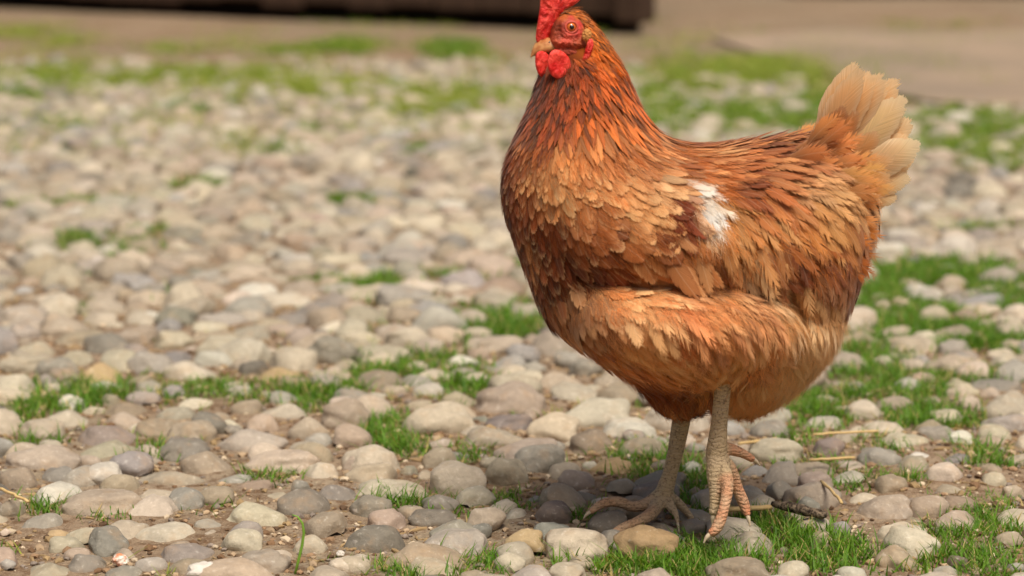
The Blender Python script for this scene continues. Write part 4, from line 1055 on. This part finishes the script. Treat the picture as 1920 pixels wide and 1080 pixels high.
FCOL = [(1071,51,(206,84,66)),(1086,47,(212,66,58)),(1058,54,(170,62,44)),(1071,34,(188,66,50)),(1071,67,(206,84,66)),(1084,62,(204,72,60)),(1046,52,(126,52,28)),(1044,66,(146,60,34)),(1040,78,(196,90,58)),(1060,78,(198,76,54)),(1080,82,(172,76,44)),
        (1092,90,(146,66,32)),(1070,95,(160,66,40)),(1056,100,(176,70,48)),(1088,108,(150,62,34)),(1098,72,(176,96,50)),(1098,54,(184,100,48)),(1060,30,(176,92,42)),(1082,30,(190,106,48)),(1104,96,(176,60,48)),(1074,116,(96,38,20)),(1090,124,(110,48,22)),(1060,122,(84,32,18))]  # the dark last entries paint the shade below the cheek into the skin
fc = ring_blob('face', [tuple(p) for p in FACE], 0.0200, M['face'], hen, lambda a, b: head_y(a, b) * 0.55 + 0.45 * ymid - 0.003, (1068, 74), 26, 3.4, face_relief, FCOL)
ring_blob('wattle', [(1030,100),(1038,92),(1052,94),(1064,103),(1071,117),(1070,134),(1060,146),(1047,149),(1034,143),(1027,128),(1027,112)], 0.0026, M['wattle'], hen, lambda a, b: head_y(a, b) - 0.0285, flat=4.0, relief=lambda a, b: -0.0016 * math.exp(-(((a - 1048) / 13) ** 2 + ((b - 120) / 18) ** 2)) + 0.0009 * mnoise.noise(Vector((a / 7, b / 11, 2))) + 0.0004 * mnoise.noise(Vector((a / 3, b / 3, 4))))
ring_blob('wattle', [(1006,98),(1016,94),(1030,102),(1034,118),(1030,134),(1020,146),(1010,142),(1004,126),(1003,108)], 0.0026, M['wattle'], hen, lambda a, b: head_y(a, b) - 0.010, flat=4.0, relief=lambda a, b: 0.0010 * mnoise.noise(Vector((a / 7, b / 11, 6))))
ring_blob('earlobe', [(1103,72),(1110,72),(1114,82),(1110,98),(1102,116),(1094,123),(1088,121),(1093,108),(1098,90)], 0.0028, M['comb'], hen, lambda a, b: head_y(1062, b) - 0.0205, relief=lambda a, b: 0.0012 * mnoise.noise(Vector((a / 4, b / 7, 3))))
t = NT('ear_tuft'); t.base(t.mix(t.noise(t.pos(), 300, 3), lin(176, 108, 50), lin(214, 160, 96)), 0.85, 0.1)
ring_blob('ear_tuft', [(1093,58),(1100,52),(1109,58),(1110,68),(1104,76),(1095,78),(1090,70)], 0.0022, t.m, hen, lambda a, b: head_y(1062, b) - 0.0205, relief=lambda a, b: 0.0010 * mnoise.noise(Vector((a / 4, b / 4, 9))))
# beak: two lofted mandibles
def mandible(name, secs, mat, parent):
    """secs: (px, py, half height px, half width m, depth)"""
    bm = bmesh.new(); rows = []; sg = 12
    for (a, b, hh, hw, dy) in secs:
        c = atY(a, b, head_y(a, b) + dy); row = []
        for k in range(sg):
            th = 2 * math.pi * k / sg
            row.append(bm.verts.new(c + sd_ * math.cos(th) * hw * (1 - 0.38 * math.sin(th)) + hu * math.sin(th) * hh * PXM))
        rows.append(row)
    for A_, B_ in zip(rows[:-1], rows[1:]):
        for k in range(sg): bm.faces.new((A_[k], A_[(k + 1) % sg], B_[(k + 1) % sg], B_[k]))
    bm.faces.new(rows[0][::-1]); bm.faces.new(rows[-1]); bmesh.ops.recalc_face_normals(bm, faces=bm.faces)
    me = bpy.data.meshes.new(name); bm.to_mesh(me); bm.free(); me.polygons.foreach_set('use_smooth', np.ones(len(me.polygons), bool))
    return link(name, me, mat, parent)
mandible('beak', [(1066,92,2.5,.0120,-.0085),(1052,88,7,.0120,-.006),(1038,85,12.5,.0112,-.0035),(1024,84,14,.0096,-.002),(1012,87,13.5,.0072,0),(1004,92,11.5,.0048,0),(999,98,7,.0024,0),(996,104,3.2,.0011,0),(995,108,.8,.0004,0)], M['beak'], hen)
mandible('lower_beak', [(1062,98,2.5,.0108,-.008),(1044,100,4,.0090,-.005),(1028,101,4.5,.0066,-.002),(1014,103,3.5,.0042,0),(1005,105,1.6,.0018,0)], M['beak_low'], hen)
def ball(name, c, r, flat, mat, parent, ax=sd_):
    bm = bmesh.new(); bmesh.ops.create_uvsphere(bm, u_segments=24, v_segments=14, radius=1)
    q = ax.to_track_quat('Z', 'Y')
    for v in bm.verts: v.co = c + q @ Vector((v.co.x * r, v.co.y * r, v.co.z * r * flat))
    me = bpy.data.meshes.new(name); bm.to_mesh(me); bm.free(); me.polygons.foreach_set('use_smooth', np.ones(len(me.polygons), bool))
    return link(name, me, mat, parent)
nb_ = atY(1024, 79, head_y(1024, 79) - .002)
for s_ in (1, -1): ball('nostril', nb_ + sd_ * s_ * 0.0066, 0.0011, 0.5, M['pupil'], hen, sd_ * s_)
for s_ in (1, -1):
    yy = fc_y = (head_y(1071, 51) * 0.55 + 0.45 * ymid - 0.003) - s_ * 0.0183
    ec = atY(1071, 51, yy) if s_ == 1 else Vector((atY(1071, 51, yy).x, yy, atY(1071, 51, yy).z))
    axis_ = Vector((sd_.x * 0.4, sd_.y * s_, 0.05)).normalized()
    eye = ball('eye', ec, 0.0036, 0.8, M['iris'], hen, axis_)
    ball('pupil', ec + axis_ * 0.0021, 0.0019, 0.6, M['pupil'], eye, axis_)
    bm = bmesh.new(); q = axis_.to_track_quat('Z', 'Y'); sg, sr = 28, 8; rows = []
    for i in range(sg):
        th = 2 * math.pi * i / sg; row = []
        for j in range(sr):
            ph = 2 * math.pi * j / sr; rr_ = 0.0043 + 0.0010 * math.cos(ph)
            row.append(bm.verts.new(ec + q @ Vector((rr_ * math.cos(th) * 1.05, rr_ * math.sin(th) * 0.95, 0.0010 * math.sin(ph) + 0.0008))))
        rows.append(row)
    for i in range(sg):
        for j in range(sr): bm.faces.new((rows[i][j], rows[(i + 1) % sg][j], rows[(i + 1) % sg][(j + 1) % sr], rows[i][(j + 1) % sr]))
    bmesh.ops.recalc_face_normals(bm, faces=bm.faces)
    me = bpy.data.meshes.new('eyelid'); bm.to_mesh(me); bm.free(); me.polygons.foreach_set('use_smooth', np.ones(len(me.polygons), bool))
    link('eyelid', me, M['lid'], eye)
# claws at the toe tips
for pts, rad in near_toes + far_toes:
    a, b = Vector(pts[-2]), Vector(pts[-1]); d = (b - a).normalized(); r0 = rad[-1] * 0.62
    bm = bmesh.new(); closed_tube(bm, [b - d * 0.003, b + d * 0.002, b + d * 0.0042 + Vector((0, 0, -0.0006)), b + d * 0.0064 + Vector((0, 0, -0.002))], [r0, r0 * 0.9, r0 * 0.55, 0.0004], 10, 3)
    bmesh.ops.recalc_face_normals(bm, faces=bm.faces)
    me = bpy.data.meshes.new('claw'); bm.to_mesh(me); bm.free(); me.polygons.foreach_set('use_smooth', np.ones(len(me.polygons), bool))
    link('claw', me, M['claw'], hen)

# ------------------------------------------------------------------ grass
roots = []
def root_ok(x, y, k=0.42):
    cx, cy = int(math.floor(x / cellS)), int(math.floor(y / cellS))
    for i in range(cx - 1, cx + 2):
        for j in range(cy - 1, cy + 2):
            for q in H.get((i, j), ()):
                X, Y, A_, B_, h, yw, _, _ = ST[q]
                dx, dy = x - X, y - Y; c_, s_ = math.cos(yw), math.sin(yw)
                if ((dx * c_ + dy * s_) / A_) ** 2 + ((-dx * s_ + dy * c_) / B_) ** 2 < k: return False
    return True
for (px, py, rx, ry, den, yel) in G:
    c = atZ(px, py, 0); e = atZ(px + rx, py, 0); u_ = atZ(px, py - ry, 0); d_ = atZ(px, py + ry, 0)
    ax, ay = (e.x - c.x), max(0.012, (u_.y - d_.y) / 2); cy_ = (u_.y + d_.y) / 2
    dist = c.y - CAM_Y
    per = 150000 * den * min(1.0, (2.2 / dist) ** 1.1)
    n = int(math.pi * ax * ay * per)
    nt = max(3, int(n / 26))                       # tufts inside the patch, so its outline breaks up
    tufts = []
    for _ in range(nt):
        a = random.uniform(0, 2 * math.pi); r = math.sqrt(random.random()) * (1.05 if py > 330 else 1.0) if random.random() < .8 else random.uniform(.6, 1.5 if py > 330 else 1.9)
        tufts.append((c.x + math.cos(a) * r * ax, cy_ + math.sin(a) * r * ay, random.uniform(.6, 1.25)))
    for _ in range(n):
        T = random.choice(tufts); sp = 0.011 * (dist / 2) ** 0.7
        x, y = T[0] + random.gauss(0, sp), T[1] + random.gauss(0, sp)
        if not root_ok(x, y): continue
        far = (dist / 1.9) ** 0.45
        roots.append((x, y, T[2] * random.uniform(0.008, 0.0175) * far, 0.0008 * (dist / 1.9) ** 0.75 * random.uniform(.7, 1.3), yel))
for _ in range(2600):                              # thin growth over the far end of the yard
    px_, py_ = random.uniform(-80, 2000), random.uniform(40, 300)
    if mnoise.noise(Vector((px_ / 150, py_ / 26, 8.8))) < 0.02: continue
    g_ = atZ(px_, py_, 0); yl = random.choice((.3, .7, 1.0))
    for _ in range(random.randint(5, 16)):
        x, y = g_.x + random.gauss(0, .035), g_.y + random.gauss(0, .05)
        roots.append((x, y, random.uniform(.012, .03), .0016, yl))
for _ in range(1500):                              # stray sprigs in the joints
    x, y = random.uniform(-0.5, 0.5), random.uniform(-0.28, 0.9)
    if not root_ok(x, y, 1.0): continue
    if mnoise.noise(Vector((x * 7, y * 7, 3.3))) < 0.05: continue
    for _ in range(random.randint(2, 7)):
        roots.append((x + random.gauss(0, .003), y + random.gauss(0, .003), random.uniform(.006, .016), .0008, random.choice((0, 0, .4, .9))))
RT = np.array(roots); N = len(RT); print('blades', N)
S = 4
ang_ = rng.uniform(0, 2 * np.pi, N); lean = np.abs(rng.normal(0.45, 0.3, N)); bend = rng.uniform(0.1, 0.9, N)
dirx, diry = np.cos(ang_), np.sin(ang_); wx, wy = -diry, dirx
V = np.zeros((N, S, 2, 3))
for k in range(S):
    f = k / (S - 1); hh = RT[:, 2]
    out = hh * (lean * f + bend * f * f * 0.7); up = hh * f * (1 - 0.25 * bend * f)
    w = RT[:, 3] * (1 - f ** 1.6 * 0.92)
    for sd_, si in ((0, -1), (1, 1)):
        V[:, k, sd_, 0] = RT[:, 0] + dirx * out + wx * w * si
        V[:, k, sd_, 1] = RT[:, 1] + diry * out + wy * w * si
        V[:, k, sd_, 2] = up - 0.003
base = np.arange(N)[:, None] * (2 * S)
q = np.array([[2 * k, 2 * k + 1, 2 * k + 3, 2 * k + 2] for k in range(S - 1)]).ravel()
faces = (base + q[None]).reshape(-1, 4)
g0, g1 = linv((64, 114, 18)), linv((102, 146, 34)); g2 = linv((168, 172, 74)); g3 = linv((186, 164, 104))
r1 = rng.random((N, 1)); y_ = np.clip((RT[:, 4:5] + 0.12) * rng.uniform(0.2, 1.6, (N, 1)), 0, 1)
tint = (g0 * (1 - r1) + g1 * r1) * (1 - y_) + g2 * y_
dry = rng.random(N) < 0.08; tint[dry] = g3
tint = np.clip(tint * rng.uniform(0.75, 1.2, (N, 1)), 0.003, 0.9)
me = np_mesh('grass', V.reshape(-1, 3), faces); add_col(me, 'tint', np.repeat(tint, 2 * S, 0))
tag(link('grass', me, M['grass']), 'short green grass growing in tufts between the cobbles', 'grass', kind='stuff')

# ------------------------------------------------------------------ grit, crumbs of soil and chaff between the stones
def chip():
    bm = bmesh.new(); bmesh.ops.create_icosphere(bm, subdivisions=1, radius=1.0)
    for v in bm.verts: v.co *= random.uniform(0.6, 1.15)
    me = bpy.data.meshes.new('c'); bm.to_mesh(me); bm.free(); return pure(me)
chips = [chip() for _ in range(6)]
GV, GT, GC = [], [], []; nv = 0
gc = [linv(c) for c in ((120, 92, 66), (150, 120, 90), (176, 150, 118), (96, 74, 54), (200, 180, 150), (158, 132, 94), (140, 126, 112))]
for _ in range(26000):
    y = CAM_Y + math.sqrt(random.uniform((-0.32 - CAM_Y) ** 2, (1.1 - CAM_Y) ** 2)); hw = (y - CAM_Y) * 0.215 + 0.08
    x = random.uniform(-hw, hw)
    if not root_ok(x, y, 1.05): continue
    V_, T_ = random.choice(chips); r = abs(random.gauss(0, 0.0016)) + 0.0007
    lng = random.random() < 0.13
    sc_ = np.array([r * (3.2 if lng else 1.2), r * (0.5 if lng else 1), r * 0.6])
    a = random.uniform(0, 6.28); ca, sa = math.cos(a), math.sin(a)
    P = V_ * sc_; P = np.stack([P[:, 0] * ca - P[:, 1] * sa, P[:, 0] * sa + P[:, 1] * ca, P[:, 2]], 1) + np.array([x, y, soil_z(x, y) + r * 0.35])
    GV.append(P); GT.append(T_ + nv); nv += len(P)
    GC.append(np.repeat((gc[5] if lng else random.choice(gc))[None] * random.uniform(0.8, 1.15), len(P), 0))
me = np_mesh('grit', np.concatenate(GV), np.concatenate(GT), False); add_col(me, 'tint', np.concatenate(GC))
tag(link('grit', me, M['grit']), 'loose grit, soil crumbs and chaff between the cobbles', 'grit', kind='stuff')

# ------------------------------------------------------------------ straws, a twig, chips, a long blade
def tube_mesh(name, pts, rad, seg=8):
    P = [Vector(p) for p in pts]; n = len(P); V = []; Fc = []
    up = Vector((0.13, 0.2, 1)).normalized()
    for i, p in enumerate(P):
        tdir = (P[min(i + 1, n - 1)] - P[max(i - 1, 0)]).normalized()
        a = tdir.cross(up); a = a.normalized() if a.length > 1e-4 else Vector((1, 0, 0)); b = tdir.cross(a)
        r = rad[i] if hasattr(rad, '__len__') else rad
        for k in range(seg):
            th = 2 * math.pi * k / seg; V.append(p + a * math.cos(th) * r + b * math.sin(th) * r)
    for i in range(n - 1):
        for k in range(seg):
            Fc.append((i * seg + k, i * seg + (k + 1) % seg, (i + 1) * seg + (k + 1) % seg, (i + 1) * seg + k))
    bm = bmesh.new(); bv = [bm.verts.new(v) for v in V]
    for f in Fc: bm.faces.new([bv[i] for i in f])
    bm.faces.new(bv[:seg][::-1]); bm.faces.new(bv[-seg:])
    me = bpy.data.meshes.new(name); bm.to_mesh(me); bm.free()
    me.polygons.foreach_set('use_smooth', np.ones(len(me.polygons), bool)); return me
def stalk(name, p0, p1, r, mat, label, cat, z=0.016, sag=0.0, group=None, wob=0.0015, n=9):
    a, b = atZ(*p0, z), atZ(*p1, z); pts = []
    for i in range(n):
        f = i / (n - 1); p = a.lerp(b, f)
        p.z = max(z, stone_top(p.x, p.y) + (r if not hasattr(r, '__len__') else max(r))) if sag == 0 else z - sag * math.sin(f * math.pi)
        pts.append(p + Vector((random.gauss(0, wob), random.gauss(0, wob), 0)))
    if sag == 0:                                   # a straw is stiff: straighten the heights
        zs = [p.z for p in pts]; m = max(zs)
        for i, p in enumerate(pts): p.z = m * 0.75 + 0.25 * (sum(zs) / n)
    o = link(name, tube_mesh(name, pts, r), mat)
    return tag(o, label, cat, group)
stalk('straw', (1367, 955), (1447, 951), 0.0021, M['straw'], 'pale yellow straw lying right beside the hen\'s raised foot', 'straw', 0.010, group='straws on the cobbles', wob=.0003)
stalk('straw', (1525, 814), (1646, 808), 0.0011, M['straw'], 'long tan straw on the stones behind the hen, farthest back', 'straw', 0.016, group='straws on the cobbles', wob=.0006)
stalk('straw', (1518, 862), (1604, 858), 0.0012, M['straw'], 'tan straw between the purple stone and the grey stone behind the hen', 'straw', 0.014, group='straws on the cobbles', wob=.0006)
stalk('straw', (1385, 832), (1455, 822), 0.0014, M['straw'], 'short ochre straw just behind the hen\'s near leg', 'straw', 0.014, group='straws on the cobbles', wob=.0006)
stalk('straw', (0, 915), (52, 940), 0.0013, M['straw'], 'thin straw at the picture\'s lower left margin', 'straw', 0.018, group='straws on the cobbles', wob=.0006)
stalk('straw', (1540, 905), (1580, 946), 0.0013, M['straw'], 'short thin straw above the dark twig', 'straw', 0.014, group='straws on the cobbles', wob=.0006)
stalk('twig', (1452, 946), (1548, 968), [0.0022, 0.0034, 0.0042, 0.0040, 0.0046, 0.0042, 0.0036, 0.0040, 0.0024], M['bark'], 'short dark knobbly twig lying beside the hen\'s raised foot', 'twig', 0.012, wob=.0016)
b0 = atZ(552, 1082, 0.0)
pts = [b0 + Vector((0.0015 * i + 0.0004 * i * i * (1 if i < 6 else 0.4), 0, 0.0062 * i - 0.00018 * i * i)) for i in range(9)]
pts = [Vector((b0.x + d[0], b0.y, d[1])) for d in ((0, 0), (.003, .012), (.006, .024), (.0075, .034), (.0065, .041), (.003, .046), (-.001, .0475))]
o = link('grass_blade', tube_mesh('grass_blade', pts, [.0011, .0012, .0012, .0011, .0009, .0007, .0003], 6))
t = NT('fresh_blade'); t.base(lin(118, 158, 52), 0.5, 0.3); o.data.materials.append(t.m)
tag(o, 'single long curling green grass blade at the bottom of the picture', 'grass blade')
def chunk(name, px, py, r, mat, label, cat, seed, z=0.006, stretch=(1, 1, .7)):
    rs = random.Random(seed); bm = bmesh.new(); bmesh.ops.create_icosphere(bm, subdivisions=3, radius=1)
    for v in bm.verts:
        p = v.co.copy(); k = 1 + 0.35 * mnoise.noise(p * 1.4 + Vector((seed, 0, 0))) + 0.15 * mnoise.noise(p * 4 + Vector((0, seed, 0)))
        v.co = Vector((p.x * stretch[0], p.y * stretch[1], p.z * stretch[2])) * k * r
    me = bpy.data.meshes.new(name); bm.to_mesh(me); bm.free()
    o = link(name, me, mat); g = atZ(px, py, z); o.location = g; o.rotation_euler = (0, 0, rs.uniform(0, 6))
    return tag(o, label, cat)
chunk('brick_chip', 226, 1050, 0.0062, M['chip'], 'small orange and white chip on the soil, lower left', 'chip', 3)
chunk('stone_chip', 638, 1038, 0.0030, M['white'], 'tiny whitish chip on bare soil beside the long grass blade', 'chip', 8)
chunk('stone_chip', 380, 1070, 0.010, M['white'], 'broken white chip lying against the stones at the lower edge', 'chip', 5, 0.012, (1.3, 1, .6))
